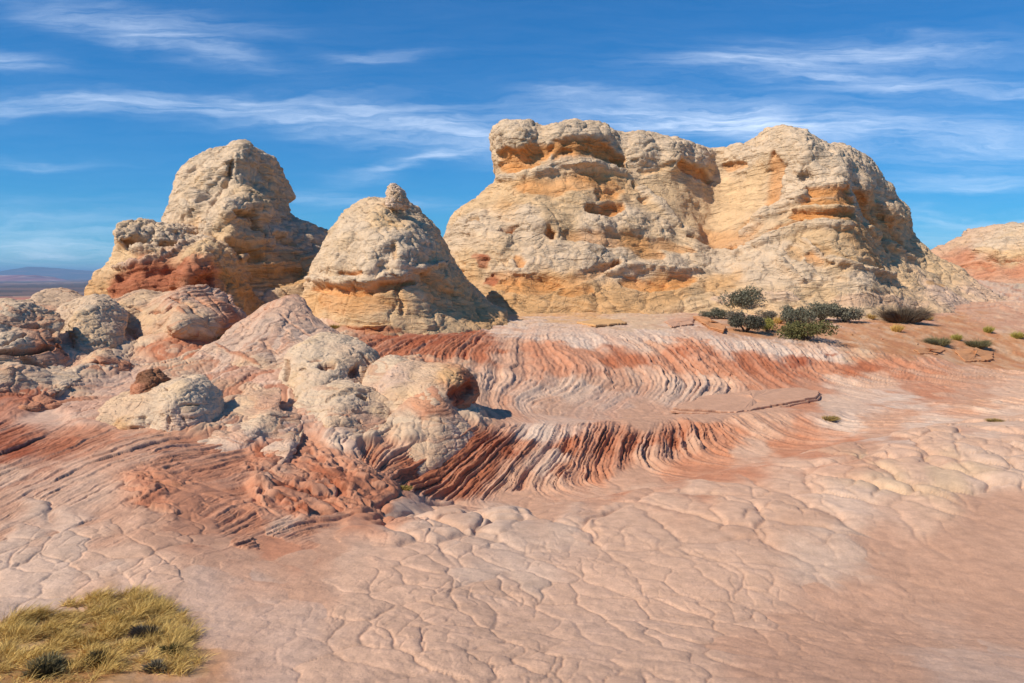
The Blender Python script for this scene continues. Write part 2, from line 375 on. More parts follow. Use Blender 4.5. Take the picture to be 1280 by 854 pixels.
    for (pp, wpx, amp, cn, stg) in strokes:
        A = []
        for i in range(len(pp) - 1):
            p0, p1 = np.array(pp[i], float), np.array(pp[i + 1], float); n = max(1, int(np.hypot(*(p1 - p0)) / 14))
            A += [p0 + (p1 - p0) * k / n for k in range(n)]
        A.append(np.array(pp[-1], float)); A = np.array([hit(*p) for p in A])
        if len(A) == 1: A = np.concatenate([A, A + 1e-3])
        A[1:-1] = .5 * A[1:-1] + .25 * (A[:-2] + A[2:])
        W = wpx * sc; lo = A.min(0) - 2.6 * W; hi = A.max(0) + 2.6 * W
        m = np.where(((V > lo) & (V < hi)).all(1))[0]
        if not len(m): continue
        ds, tt = seg_dist(Vk[m], A); W = W * (.35 + .65 * np.sqrt(np.clip(np.minimum(tt, 1 - tt) * 5, 0, 1)))
        x = ds / W; f = np.exp(-x ** 4) if abs(amp) > 0 else 0
        dd[m] += amp * f
        if cn: wgt = np.exp(-(x / 1.05) ** 6) * stg; col[m] += wgt[:, None] * (PAL[cn] - col[m]); wo[m] = wo[m] * (1 - wgt) + wgt * (1.0 if cn in ('orange', 'tan', 'red', 'deep', 'ochre') else 0.0)
    V = V + Nn * dd[:, None]; V = smooth_field(Q, len(V), V, 1); Nn = vnormals(V, Q); g = tuple(V[:, i] for i in range(3))
    wo = np.clip(wo, 0, 1); ww = np.clip(1 - wo - .7 * wn_, 0, 1)
    # strata coordinate
    s = V[:, 2] + tilt[0] * V[:, 0] + tilt[1] * V[:, 1]
    if sweep is not None: s = s + sweep(V)
    s = s + .55 * (30 * sc) * fbm(g, 1 / (60 * sc), 2, seed=salt + 21) + .08 * (10 * sc) * fbm(g, 1 / (9 * sc), 3, seed=salt + 22)
    b1 = beds(s * bed_f, 9 + salt); b2 = beds(s * bed_f * 2.9, 33 + salt); h1, _, _ = layers(s * bed_f, 9 + salt); h2, _, _ = layers(s * bed_f * 2.9, 33 + salt); h3, _, _ = layers(s * bed_f * .3, 71 + salt)
    pf = sstep(-.3, .3, fbm(g, 1 / (30 * sc), 2, seed=salt + 27))
    dd = bed * (.62 * b1 + .42 * b2) * (.6 + .4 * wo - .35 * wn_) * (.35 + .65 * pf)
    # joints across the beds
    rot = salt * 1.3
    jf1, jf2, _ = voro3(g[0] / (brain_s * 1.9) + .4 * jit[:, 0] / max(brain_s, .1), g[1] / (brain_s * 1.9), g[2] / (brain_s * 3.2) + jit[:, 2] * .1)
    dd -= (bed * .8) * wo * np.exp(-(jf2 - jf1) * 22)
    # brain-like weathering of the pale caps
    bs = brain_s; wq = tuple(c + .30 * bs * fbm(g, 1.1 / bs, 3, seed=salt + 31 + i) for i, c in enumerate(g))
    f1, f2, cid = voro3(wq[0] / bs, wq[1] / bs, wq[2] / bs * 1.15); e = f2 - f1
    f1b, f2b, cb = voro3(wq[0] / bs * 2.7, wq[1] / bs * 2.7, wq[2] / bs * 3.6); eb = f2b - f1b
    rid = 1 - np.abs(fbm(g, .9 / bs, 4, g=.55, seed=salt + 45)) * 2.2                         # wrinkled rind: sharp creases between folds
    dd += ww * brain * (.55 * (1 - np.exp(-e * 4.0)) - .55 * np.exp(-(e / .07) ** 2) + .14 * (1 - np.exp(-eb * 4)) - .26 * np.exp(-(eb / .08) ** 2) + .35 * (RV[cid & 255, 3] - .5) * sstep(0, .12, e))
    dd -= brain * .55 * np.clip(rid - .45, 0, 1) * (.4 + .6 * ww)
    dd += brain * (.50 * fbm(g, 2.2 / bs, 5, g=.6, seed=salt + 41) * (.6 + .4 * ww) + .35 * fbm(g, .5 / bs, 2, seed=salt + 42))
    if pits > 0:                                            # tafoni
        pn = noise3(g[0] / bs * 1.6, g[1] / bs * 1.6, g[2] / bs * 3.4); gate = sstep(-.05, .3, fbm(g, .55 / bs, 2, seed=salt + 51))
        dd -= pits * sstep(.30, .58, pn) * gate
        p2 = noise3(g[0] / bs * 4.3 + 9, g[1] / bs * 4.3, g[2] / bs * 7.4); dd -= pits * .35 * sstep(.3, .6, p2) * gate
    # colour of the beds and the weathering rind
    tband = (h3 - .5) * .6 + (h1 - .5) * .55 + (h2 - .5) * .4
    lum = 1 + (.20 * tband) * wo + .05 * tband * ww + .12 * fbm(g, .5 / bs, 4, seed=salt + 61) + .08 * fbm(g, 3 / bs, 3, seed=salt + 62)
    pale = np.clip(tband * 1.2, 0, .6) * wo; col = col + pale[:, None] * (PAL['cream'] - col) * .45
    if stripe > 0:                                          # thin iron-stained bands that follow the beds
        tb = sstep(.62, .80, h2) * .55 + sstep(.70, .85, h1) * .5; tb = tb * stripe * (.35 + .65 * sstep(-.25, .25, fbm(g, .25 / bs, 3, seed=salt + 66))); col = col + np.clip(tb, 0, .8)[:, None] * (PAL['red'] - col)
    rn = sstep(.1, .5, fbm(g, .35 / bs, 4, seed=salt + 63)) * ww * .5; col = col + rn[:, None] * (PAL['grey'] - col)
    rn = sstep(.0, .35, fbm(g, .30 / bs, 5, seed=salt + 64)) * ww * .6; col = col + rn[:, None] * (PAL['cream'] - col)
    col = col * lum[:, None]
    V = V + Nn * dd[:, None]
    FORMS.append((V.copy(), skirt))
    cen = np.array([V[:, 0].mean(), V[:, 1].mean(), V[:, 2].min()])
    me = make_mesh(name, V - cen, Q, col)
    wl = cen + np.array([0, 0, EZ])
    if parent is None: ob = link(name, me, mat, None, wl)
    else: ob = link(name, me, mat, parent, wl - np.array(parent.location))
    log(name, len(V), 'verts %.1fs' % (time.time() - t0)); return ob

# --- the great butte
main_out = [(535, 420), (545, 345), (553, 300), (560, 272), (580, 257), (600, 243), (616, 228), (621, 210), (614, 192), (611, 172), (619, 157), (642, 149), (664, 153), (675, 162), (690, 154), (715, 151), (745, 152), (766, 160),
            (782, 164), (806, 163), (830, 167), (855, 174), (875, 182), (900, 184), (925, 186), (948, 187), (954, 176), (960, 163), (972, 153), (1000, 160), (1020, 169), (1035, 178), (1060, 177), (1080, 185), (1094, 200), (1102, 220),
            (1118, 238), (1132, 255), (1140, 270), (1137, 285), (1148, 305), (1168, 324), (1192, 340), (1220, 357), (1250, 370), (1290, 385), (1290, 440), (535, 440)]
main_depth = [(620, 165, 66.5), (645, 165, 65.5), (715, 165, 65.5), (800, 175, 68.5), (860, 185, 70), (920, 195, 71), (980, 165, 66), (1040, 185, 66), (1085, 200, 71),
              (640, 200, 66), (720, 200, 65.2), (780, 205, 67.5), (860, 210, 69.6), (920, 215, 71), (960, 200, 67), (1000, 200, 64.5), (1045, 210, 64), (1070, 210, 67.5), (1100, 225, 72),
              (570, 270, 65), (600, 250, 66), (640, 250, 64), (720, 250, 62.8), (780, 250, 65), (800, 250, 65.8), (860, 250, 67.8), (915, 255, 69.2), (945, 250, 67.2), (1000, 250, 62.8), (1055, 250, 62), (1075, 255, 65.5), (1105, 260, 71.5), (1130, 268, 74),
              (570, 300, 63.5), (620, 300, 61), (700, 300, 60.5), (780, 300, 61.5), (860, 290, 65.2), (905, 296, 66.2), (940, 300, 62.8), (1000, 300, 60), (1065, 300, 59.8), (1088, 305, 63), (1120, 315, 69.5), (1150, 325, 72),
              (560, 350, 61), (620, 350, 58.5), (700, 350, 58), (780, 350, 58.5), (860, 350, 59.8), (950, 350, 58), (1020, 350, 57.2), (1090, 350, 57.8), (1130, 352, 64), (1190, 360, 69),
              (560, 395, 58), (620, 395, 55.5), (700, 395, 55), (800, 395, 55), (900, 395, 55.5), (1000, 395, 54.5), (1100, 395, 55), (1200, 395, 60), (1280, 395, 66)]
lum = [(643, 172, 28, 1.5), (715, 170, 34, 1.3), (752, 172, 22, .9), (805, 182, 24, 1.3), (845, 190, 24, 1.2), (885, 200, 20, .9), (920, 200, 20, 1.0), (1000, 185, 24, .8), (1055, 200, 22, 1.0), (1090, 235, 22, 1.6), (1125, 272, 18, 1.8),
       (590, 275, 22, 1.2), (665, 268, 24, 1.2), (615, 300, 22, .9), (695, 280, 18, .7), (735, 320, 24, 1.2), (690, 325, 22, .9), (745, 285, 22, .8), (790, 275, 20, .9), (830, 288, 14, .7), (865, 292, 16, 1.2), (875, 318, 22, 1.2), (930, 322, 20, 1.0),
       (650, 335, 20, .6), (590, 325, 18, .5), (980, 235, 18, .9), (1020, 320, 30, .5), (960, 280, 16, 1.0), (940, 300, 12, .8), (1050, 225, 18, .8), (720, 355, 22, .8), (840, 345, 30, .6), (1130, 315, 22, .8), (780, 225, 18, .6), (1060, 340, 26, .6)]
st = [([(622, 196), (650, 198), (682, 192)], 13, -.55, 'orange', .95), ([(684, 190), (710, 180), (745, 182), (780, 196)], 13, -.6, 'orange', .95), ([(622, 208), (650, 212), (672, 204)], 7, -.3, 'orange', .9), ([(690, 205), (720, 192)], 8, -.5, 'orange', .9), ([(770, 200), (783, 206)], 7, -.5, 'orange', .9),
      ([(622, 224), (665, 217), (700, 203), (740, 202), (785, 215)], 6.5, .45, 'white', .95), ([(640, 235), (700, 230), (740, 222), (780, 235)], 14, -.35, 'orange', .75), ([(620, 235), (660, 250), (710, 254)], 10, 0, 'cream', .8),
      ([(735, 258), (755, 264), (780, 252)], 9, -.8, 'orange', .95), ([(745, 240), (775, 240)], 9, -.3, 'orange', .8), ([(795, 225), (808, 240), (805, 252)], 5, -.5, 'tan', .8), ([(800, 232), (830, 262), (850, 280)], 8, .5, 'white', .9),
      ([(850, 206), (880, 215), (890, 225)], 7, -.9, 'orange', .8), ([(900, 210), (930, 208)], 6, -.7, 'orange', .6), ([(800, 214), (825, 215), (845, 205)], 4, -.3, 'tan', .6),
      ([(710, 290), (760, 294), (800, 300), (845, 306), (870, 310)], 11, -.5, 'orange', .55), ([(790, 310), (830, 318)], 9, -.3, 'orange', .5), ([(610, 345), (640, 352), (690, 356)], 14, -.3, 'orange', .6), ([(620, 350), (660, 345), (700, 352), (735, 342), (770, 328)], 7, -.5, 'orange', .55),
      ([(780, 348), (820, 352), (868, 345)], 12, -.6, 'orange', .95), ([(760, 340), (790, 333), (840, 338), (875, 336)], 5, .6, 'white', .8), ([(700, 362), (740, 358)], 9, -.4, 'orange', .7),
      ([(600, 318), (606, 328), (600, 332)], 7, 0, 'red', .9), ([(606, 345), (614, 352)], 9, 0, 'red', .95), ([(592, 322), (610, 322)], 5, 0, 'red', .8),
      ([(595, 270), (580, 272)], 6, -1.0, 'tan', .7), ([(622, 284), (640, 283)], 8, -1.4, 'orange', .6), ([(683, 290), (692, 288)], 8, -1.1, 'orange', .6), ([(645, 315), (652, 330)], 6, -.3, 'orange', .8), ([(770, 322), (775, 328)], 6, -1.0, 'orange', .7),
      ([(880, 285), (900, 300), (925, 295), (940, 270)], 22, -.2, 'orange', .5), ([(862, 260), (900, 262)], 22, 0, 'cream', .8), ([(862, 290), (880, 300), (915, 305)], 6, -.6, 'orange', .6),
      ([(964, 192), (968, 212), (963, 240), (954, 262)], 12, -.5, 'orange', .75),
      ([(1005, 236), (1030, 238), (1068, 238)], 9, -.5, 'orange', .95), ([(1000, 252), (1030, 250), (1072, 250)], 8, -.4, 'orange', .95), ([(990, 263), (1030, 258), (1072, 258)], 3.5, .3, 'cream', .8), ([(985, 268), (1020, 266), (1072, 266)], 6, -.6, 'orange', .95),
      ([(912, 308), (935, 298), (965, 285), (1000, 271)], 7, -.9, 'orange', .9), ([(925, 290), (955, 270), (985, 255), (1008, 238)], 9, .7, 'white', .9), ([(915, 318), (950, 302), (990, 285), (1030, 280), (1065, 282)], 7, .5, 'white', .9), ([(1000, 215), (1012, 220)], 8, -1.1, 'grey', .5),
      ([(1072, 240), (1085, 262), (1100, 285), (1108, 310)], 14, -.8, 'orange', .85), ([(1100, 265), (1120, 285), (1135, 310)], 9, -.7, 'orange', .7), ([(1098, 255), (1125, 275)], 7, .6, 'white', .8), ([(1085, 285), (1110, 300), (1140, 325)], 8, .5, 'cream', .8),
      ([(1010, 315), (1030, 320)], 9, -.35, 'orange', .7), ([(985, 305), (1000, 320)], 9, -.3, 'tan', .7), ([(970, 322), (985, 335), (1000, 350)], 4, .5, 'grey', .8), ([(1000, 295), (1030, 322), (1080, 335), (1120, 345)], 4, .4, 'white', .8), ([(1010, 300), (1060, 320), (1110, 335)], 4, -.3, 'tan', .6),
      ([(890, 372), (950, 365), (1000, 372)], 10, 0, 'pale', .7), ([(1040, 375), (1100, 372), (1160, 378)], 9, 0, 'pink', .6), ([(600, 385), (680, 388), (760, 382), (860, 366)], 12, -.2, 'tan', .8), ([(1160, 352), (1180, 356)], 6, 0, 'ochre', .7)]
cl = [(640, 165, 'white', 'w'), (710, 165, 'white', 'w'), (760, 170, 'white', 'w'), (810, 180, 'white', 'w'), (870, 190, 'white', 'w'), (930, 195, 'white', 'w'), (980, 175, 'white', 'w'), (1050, 190, 'white', 'w'), (1090, 210, 'white', 'w'), (1110, 240, 'white', 'w'),
      (650, 240, 'tan', 'o'), (700, 250, 'cream', 'o'), (760, 225, 'tan', 'o'), (600, 250, 'cream', 'o'), (580, 280, 'white', 'w'), (660, 275, 'white', 'w'), (640, 300, 'white', 'w'), (600, 300, 'white', 'w'), (700, 275, 'cream', 'o'), (750, 280, 'white', 'w'), (790, 270, 'white', 'w'), (820, 280, 'white', 'w'), (850, 235, 'cream', 's'), (900, 240, 'cream', 's'), (820, 250, 'cream', 's'), (870, 270, 'cream', 's'), (930, 250, 'cream', 's'), (940, 225, 'cream', 's'),
      (700, 320, 'white', 'w'), (740, 320, 'white', 'w'), (640, 330, 'white', 'w'), (580, 325, 'cream', 'w'), (570, 350, 'tan', 'o'), (800, 300, 'tan', 'o'), (780, 325, 'white', 'w'), (850, 325, 'white', 'w'), (900, 325, 'white', 'w'), (840, 310, 'cream', 'o'), (640, 360, 'tan', 'o'), (700, 350, 'tan', 'o'), (760, 365, 'tan', 'o'), (840, 362, 'tan', 'o'), (900, 350, 'tan', 'o'), (650, 385, 'tan', 'o'), (760, 388, 'tan', 'o'), (870, 375, 'cream', 'o'), (920, 370, 'cream', 'o'),
      (980, 220, 'white', 'w'), (1030, 215, 'white', 'w'), (1060, 225, 'white', 'w'), (1000, 285, 'cream', 'o'), (960, 310, 'white', 'w'), (1040, 295, 'cream', 'o'), (1060, 280, 'tan', 'o'), (1060, 320, 'cream', 'o'), (1080, 300, 'tan', 'o'), (950, 335, 'grey', 'w'), (1000, 340, 'white', 'o'), (1080, 345, 'white', 'w'), (1130, 340, 'cream', 'w'), (1100, 280, 'tan', 'o'), (1130, 290, 'cream', 'w'), (1160, 335, 'cream', 'w'), (1020, 365, 'cream', 'o'), (1100, 365, 'cream', 'o'), (1180, 365, 'pale', 'o'), (1220, 375, 'pale', 'w'), (1240, 390, 'pink', 'o')]
def main_sweep(V):
    x = V[:, 0] / V[:, 1] * F + CU; return 1.2 * np.sin((x - 600) / 95.0) - .010 * np.clip(V[:, 2] + 4, -2, 8) * 0
butte = formation('butte', main_out, main_depth, 2.6, 15, .105, lum, st, cl, M_far, roll=.34, brain=.18, brain_s=1.7, bed=.24, bed_f=2.0, pits=.22, tilt=(.05, .12), salt=3, relief=.68, sweep=main_sweep)
tag(butte, 'massive pale sandstone butte with knobbly caps and orange recessed bands, widest of all the rocks', 'butte')

# --- the tall dome on the left
dome = formation('rock_dome', [(190, 430), (196, 330), (204, 285), (214, 252), (224, 225), (240, 204), (262, 189), (286, 184), (310, 181), (326, 190), (338, 206), (343, 226), (351, 252), (360, 272), (380, 277), (396, 288), (412, 296), (440, 330), (470, 400), (470, 440), (190, 440)],
    [(230, 230, 57), (280, 200, 57), (310, 195, 57), (335, 220, 59), (220, 280, 55), (270, 250, 54.5), (310, 250, 54), (335, 260, 56), (360, 285, 58), (395, 295, 59.5), (215, 340, 53), (260, 320, 52), (310, 310, 52), (345, 320, 54), (380, 320, 56.5), (410, 320, 58), (220, 400, 51), (270, 390, 50), (320, 385, 50), (370, 380, 51), (420, 390, 52), (460, 400, 53)],
    2.6, 11, .10, [(265, 215, 22, .9), (315, 215, 22, 1.0), (240, 250, 20, .9), (300, 255, 24, 1.1), (330, 270, 14, .8), (265, 285, 18, .7), (380, 290, 20, 1.0), (300, 300, 20, .6), (350, 295, 12, .7)],
    [([(292, 200), (285, 225), (262, 245), (250, 290)], 3.5, -.8, None, 0), ([(240, 265), (252, 285)], 4, -.6, None, 0), ([(300, 265), (325, 268)], 5, -.9, 'tan', .5), ([(320, 280), (338, 290)], 5, -.9, 'tan', .5),
     ([(290, 300), (305, 315), (330, 318)], 12, -.6, 'ochre', .6), ([(300, 322), (320, 315)], 4, .4, 'grey', .7), ([(345, 290), (372, 305)], 5, -.6, 'tan', .5), ([(350, 300), (385, 312), (400, 320)], 7, 0, 'grey', .6),
     ([(310, 345), (345, 350), (380, 335)], 14, -.5, 'ochre', .5), ([(272, 330), (290, 350)], 8, -.3, 'ochre', .6), ([(215, 285), (228, 292)], 7, -.6, 'tan', .7)],
    [(230, 240, 'white', 'w'), (270, 210, 'white', 'w'), (310, 210, 'white', 'w'), (300, 250, 'white', 'w'), (250, 280, 'white', 'w'), (330, 250, 'cream', 'w'), (340, 280, 'white', 'w'), (380, 290, 'grey', 'w'), (400, 305, 'grey', 'w'), (280, 295, 'cream', 'w'), (300, 310, 'tan', 'o'), (280, 330, 'tan', 'o'), (330, 320, 'tan', 'o'), (310, 350, 'cream', 'o'), (350, 340, 'tan', 'o'), (380, 330, 'tan', 'o'), (330, 375, 'grey', 'o'), (370, 370, 'cream', 'o'), (240, 350, 'tan', 'o'), (230, 310, 'tan', 'o')],
    M_far, roll=.3, brain=.19, brain_s=1.35, bed=.26, bed_f=2.4, pits=.18, tilt=(-.35, .1), salt=11)
tag(dome, 'tall rounded pale sandstone dome with yellow flanks rising behind the red ledge', 'rock formation')

# --- red ledge with a small cap in front of the dome
ledge = formation('rock_ledge', [(105, 400), (112, 372), (120, 345), (134, 330), (146, 318), (147, 300), (152, 285), (165, 276), (185, 277), (196, 290), (206, 281), (226, 281), (236, 296), (252, 292), (268, 301), (282, 318), (300, 345), (318, 385), (330, 420), (105, 420)],
    [(165, 290, 48.5), (190, 295, 49), (220, 295, 50), (250, 305, 48), (140, 335, 47), (180, 320, 47.5), (220, 330, 46.5), (260, 320, 46), (290, 350, 47), (120, 365, 46), (170, 360, 45), (220, 360, 44.5), (270, 360, 44.5), (310, 385, 46), (130, 400, 44), (220, 400, 43), (300, 400, 44)],
    1.5, 7, .075, [(170, 290, 20, 1.1), (215, 292, 14, .8), (255, 305, 18, 1.0), (275, 330, 18, .8), (200, 320, 26, .5), (240, 340, 22, .6)],
    [([(155, 302), (170, 306), (185, 300)], 7, -.8, 'orange', .9), ([(200, 300), (215, 306), (228, 300)], 6, -.6, 'tan', .8), ([(165, 312), (195, 320), (205, 315)], 6, .5, 'white', .9), ([(140, 335), (175, 330), (200, 326), (222, 310), (240, 298)], 4, .35, 'pale', .8),
     ([(145, 345), (190, 342), (225, 325), (250, 318)], 10, -.5, 'red', .95), ([(135, 362), (190, 358), (235, 345), (262, 335)], 9, .3, 'red', .95), ([(200, 370), (240, 362), (270, 345)], 7, -.4, 'deep', .8), ([(115, 368), (130, 350)], 7, 0, 'tan', .8), ([(270, 320), (290, 350), (305, 385)], 9, .2, 'ochre', .5)],
    [(170, 285, 'white', 'w'), (215, 286, 'white', 'w'), (150, 320, 'cream', 'o'), (180, 335, 'red', 'o'), (220, 335, 'red', 'o'), (150, 355, 'red', 'o'), (200, 360, 'red', 'o'), (250, 310, 'cream', 'w'), (270, 310, 'cream', 'w'), (265, 340, 'salmon', 'o'), (290, 350, 'ochre', 'o'), (300, 380, 'tan', 'o'), (118, 368, 'tan', 'o'), (240, 385, 'salmon', 'o')],
    M_mid, roll=.3, brain=.2, brain_s=.8, bed=.15, bed_f=3.4, pits=.18, tilt=(-.12, 0), salt=17)
tag(ledge, 'rust red layered ledge with pale caps at the foot of the tall dome', 'rock formation')

# --- beehive in the middle
hive = formation('beehive_rock', [(360, 430), (372, 395), (376, 362), (388, 338), (398, 310), (414, 281), (432, 262), (450, 250), (466, 247), (486, 246), (500, 248), (512, 252), (518, 264), (536, 276), (550, 300), (562, 326), (578, 352), (604, 378), (640, 398), (640, 440), (360, 440)],
    [(440, 270, 45), (480, 258, 45), (510, 270, 46), (410, 310, 43.5), (450, 300, 42), (490, 300, 41.6), (525, 300, 43), (545, 310, 45.2), (390, 355, 42.5), (430, 350, 40.6), (480, 350, 40), (525, 350, 41.2), (560, 345, 44), (585, 375, 45.5), (380, 400, 41.5), (430, 400, 39.4), (480, 400, 38.8), (530, 400, 39.8), (580, 400, 42), (625, 405, 44)],
    2.2, 9, .075, [(430, 290, 22, .6), (470, 300, 20, .6), (500, 290, 16, .6), (460, 330, 18, .5), (510, 325, 18, .6), (415, 325, 18, .5), (535, 310, 14, .5), (480, 265, 20, .3)],
    [([(465, 252), (485, 253), (505, 254)], 4, -.5, 'orange', .9), ([(455, 262), (490, 270), (510, 285)], 4, -.4, 'tan', .6), ([(380, 345), (420, 352), (470, 350), (500, 342), (540, 332), (560, 328)], 5, .35, 'white', .9), ([(385, 358), (430, 362), (480, 358), (520, 350)], 6, -.4, 'orange', .85),
     ([(485, 285), (498, 305), (490, 325)], 3, -.16, 'tan', .5), ([(500, 360), (510, 378), (505, 392)], 3, -.2, None, 0), ([(530, 345), (550, 350), (570, 365)], 16, -.2, 'orange', .75), ([(395, 372), (440, 380), (490, 376)], 14, 0, 'orange', .5), ([(420, 340), (450, 342)], 4, -.3, 'orange', .7), ([(380, 412), (440, 414), (500, 408)], 6, 0, 'red', .8)],
    [(440, 280, 'white', 'w'), (480, 275, 'cream', 'w'), (500, 300, 'white', 'w'), (420, 310, 'white', 'w'), (460, 310, 'white', 'w'), (400, 335, 'white', 'w'), (450, 335, 'white', 'w'), (500, 330, 'white', 'w'), (540, 310, 'white', 'w'), (550, 330, 'cream', 'w'), (390, 370, 'tan', 'o'), (440, 365, 'tan', 'o'), (490, 365, 'tan', 'o'), (540, 360, 'tan', 'o'), (580, 375, 'tan', 'o'), (420, 395, 'cream', 'o'), (480, 395, 'cream', 'o'), (540, 390, 'cream', 'o'), (600, 392, 'tan', 'o')],
    M_mid, roll=.18, brain=.14, brain_s=1.05, bed=.18, bed_f=3.6, pits=.16, tilt=(.05, .1), salt=23)
tag(hive, 'beehive shaped cream sandstone cone topped by a small knob, between dome and butte', 'rock formation')
knob = formation('knob', [(480, 262), (483, 240), (486, 232), (491, 228), (498, 233), (505, 240), (509, 250), (512, 262)], [(485, 240, 45), (495, 240, 44.8), (505, 250, 45), (490, 258, 44.8)], .5, 1.3, .045, (), (), [(495, 240, 'snow', 'w')],
    M_mid, parent=hive, roll=.10, brain=.12, brain_s=.4, bed=.04, bed_f=7, salt=29)

# --- distant butte on the right edge
farb = formation('butte', [(1160, 385), (1176, 332), (1190, 318), (1215, 305), (1240, 291), (1262, 281), (1290, 277), (1340, 282), (1400, 300), (1470, 340), (1470, 390)],
    [(1190, 330, 97), (1240, 310, 96), (1280, 300, 95), (1340, 300, 96), (1420, 330, 98), (1200, 360, 90), (1280, 350, 88), (1400, 360, 90), (1200, 385, 84), (1400, 385, 84)], 3.2, 16, .17,
    [(1270, 300, 26, 1.3), (1225, 312, 20, 1.0), (1320, 300, 26, 1)],
    [([(1235, 322), (1252, 326), (1270, 318), (1290, 320)], 6, -1.1, 'red', .8), ([(1200, 330), (1230, 328), (1240, 335)], 6, -.3, 'red', .7), ([(1215, 315), (1245, 312), (1250, 322)], 5, .5, 'cream', .8)],
    [(1270, 290, 'white', 'w'), (1240, 305, 'white', 'w'), (1310, 290, 'white', 'w'), (1195, 325, 'salmon', 'o'), (1230, 335, 'salmon', 'o'), (1270, 335, 'salmon', 'o'), (1260, 322, 'cream', 'w'), (1200, 345, 'rose', 'o'), (1260, 350, 'rose', 'o'), (1330, 340, 'rose', 'o')],
    M_far, roll=.5, brain=.35, brain_s=2.2, bed=.3, bed_f=1.6, pits=.2, salt=31)
tag(farb, 'low distant sandstone butte, pink below and cream on top, cut by the right edge', 'butte')
# ------------------------------------------------------------------ mounds and boulders at the left and middle
def mound(name, label, out, depth, r, th, h, **k):
    k.setdefault('stripe', .45 if name == 'boulder' else .75); k['brain'] = k.get('brain', .1) * .5; k['bed'] = k.get('bed', .06) * 1.35; k['brain_s'] = k.get('brain_s', .4) * 1.3
    o = formation(name, out, depth, r, th, h, mat=M_near, **{**dict(skirt=(.27, .30), flare=.12, drop=1.3), **k}); tag(o, label, 'boulder' if name == 'boulder' else 'rock mound'); return o
mound('rock_mound', 'grey pitted sandstone mound with dark red hollow at the left edge', [(-90, 520), (-90, 420), (-60, 392), (-30, 382), (0, 376), (30, 375), (60, 382), (84, 398), (97, 425), (104, 455), (84, 482), (50, 500), (0, 505)],
    [(-40, 400, 28), (20, 390, 28), (70, 400, 28.5), (-40, 440, 26.6), (20, 430, 26), (75, 440, 26.8), (20, 470, 25.2), (70, 470, 25.6), (0, 500, 24.5), (90, 480, 26)], 1.1, 3.2, .034,
    lumps=[(20, 400, 26, .5), (70, 415, 20, .4), (60, 460, 20, .45), (10, 465, 26, .4), (85, 450, 14, .3)],
    strokes=[([(28, 405), (55, 402), (78, 422), (90, 438)], 6, -.55, 'red', .9), ([(0, 440), (40, 436), (70, 432)], 5, -.4, 'red', .6), ([(0, 428), (20, 425), (34, 412)], 3, -.3, None, 0), ([(30, 445), (60, 455), (65, 465)], 5, -.2, 'salmon', .7), ([(20, 492), (60, 488), (78, 484)], 5, -.15, 'red', .8)],
    colours=[(20, 390, 'grey', 'w'), (70, 400, 'buff', 'w'), (20, 420, 'grey', 'w'), (60, 430, 'salmon', 'o'), (20, 450, 'buff', 'o'), (70, 450, 'rose', 'o'), (20, 475, 'grey', 'o'), (60, 480, 'grey', 'o')], roll=.14, brain=.10, brain_s=.42, bed=.07, bed_f=6, pits=.12, tilt=(.1, 0), salt=41, near=.8)
mound('rock_mound', 'pitted pale grey mound right of the leftmost mound', [(66, 470), (62, 402), (76, 380), (100, 369), (140, 371), (163, 384), (174, 408), (178, 440), (170, 470)],
    [(90, 385, 31.5), (130, 385, 31), (160, 400, 31.5), (90, 420, 30), (130, 420, 29.5), (165, 435, 30.2), (90, 455, 29), (150, 455, 29)], 1.1, 3, .036,
    lumps=[(110, 395, 30, .4), (140, 420, 24, .3)], strokes=[([(75, 380), (100, 378)], 3, -.1, None, 0)],
    colours=[(110, 390, 'grey', 'w'), (140, 400, 'buff', 'w'), (110, 420, 'grey', 'w'), (150, 430, 'grey', 'w'), (120, 445, 'buff', 'o')], roll=.12, brain=.12, brain_s=.5, bed=.05, bed_f=6, pits=.20, tilt=(.1, 0), salt=43, stripe=.15)
mound('rock_mound', 'small low cream mound standing out against the far blue plain', [(30, 400), (44, 370), (62, 360), (80, 363), (98, 370), (116, 400)], [(60, 368, 41), (90, 375, 41), (50, 390, 39), (100, 390, 39)], .8, 2.6, .05,
    colours=[(65, 366, 'buff', 'w'), (90, 378, 'buff', 'w'), (70, 390, 'rose', 'o')], roll=.12, brain=.10, brain_s=.55, bed=.06, bed_f=5, salt=47)
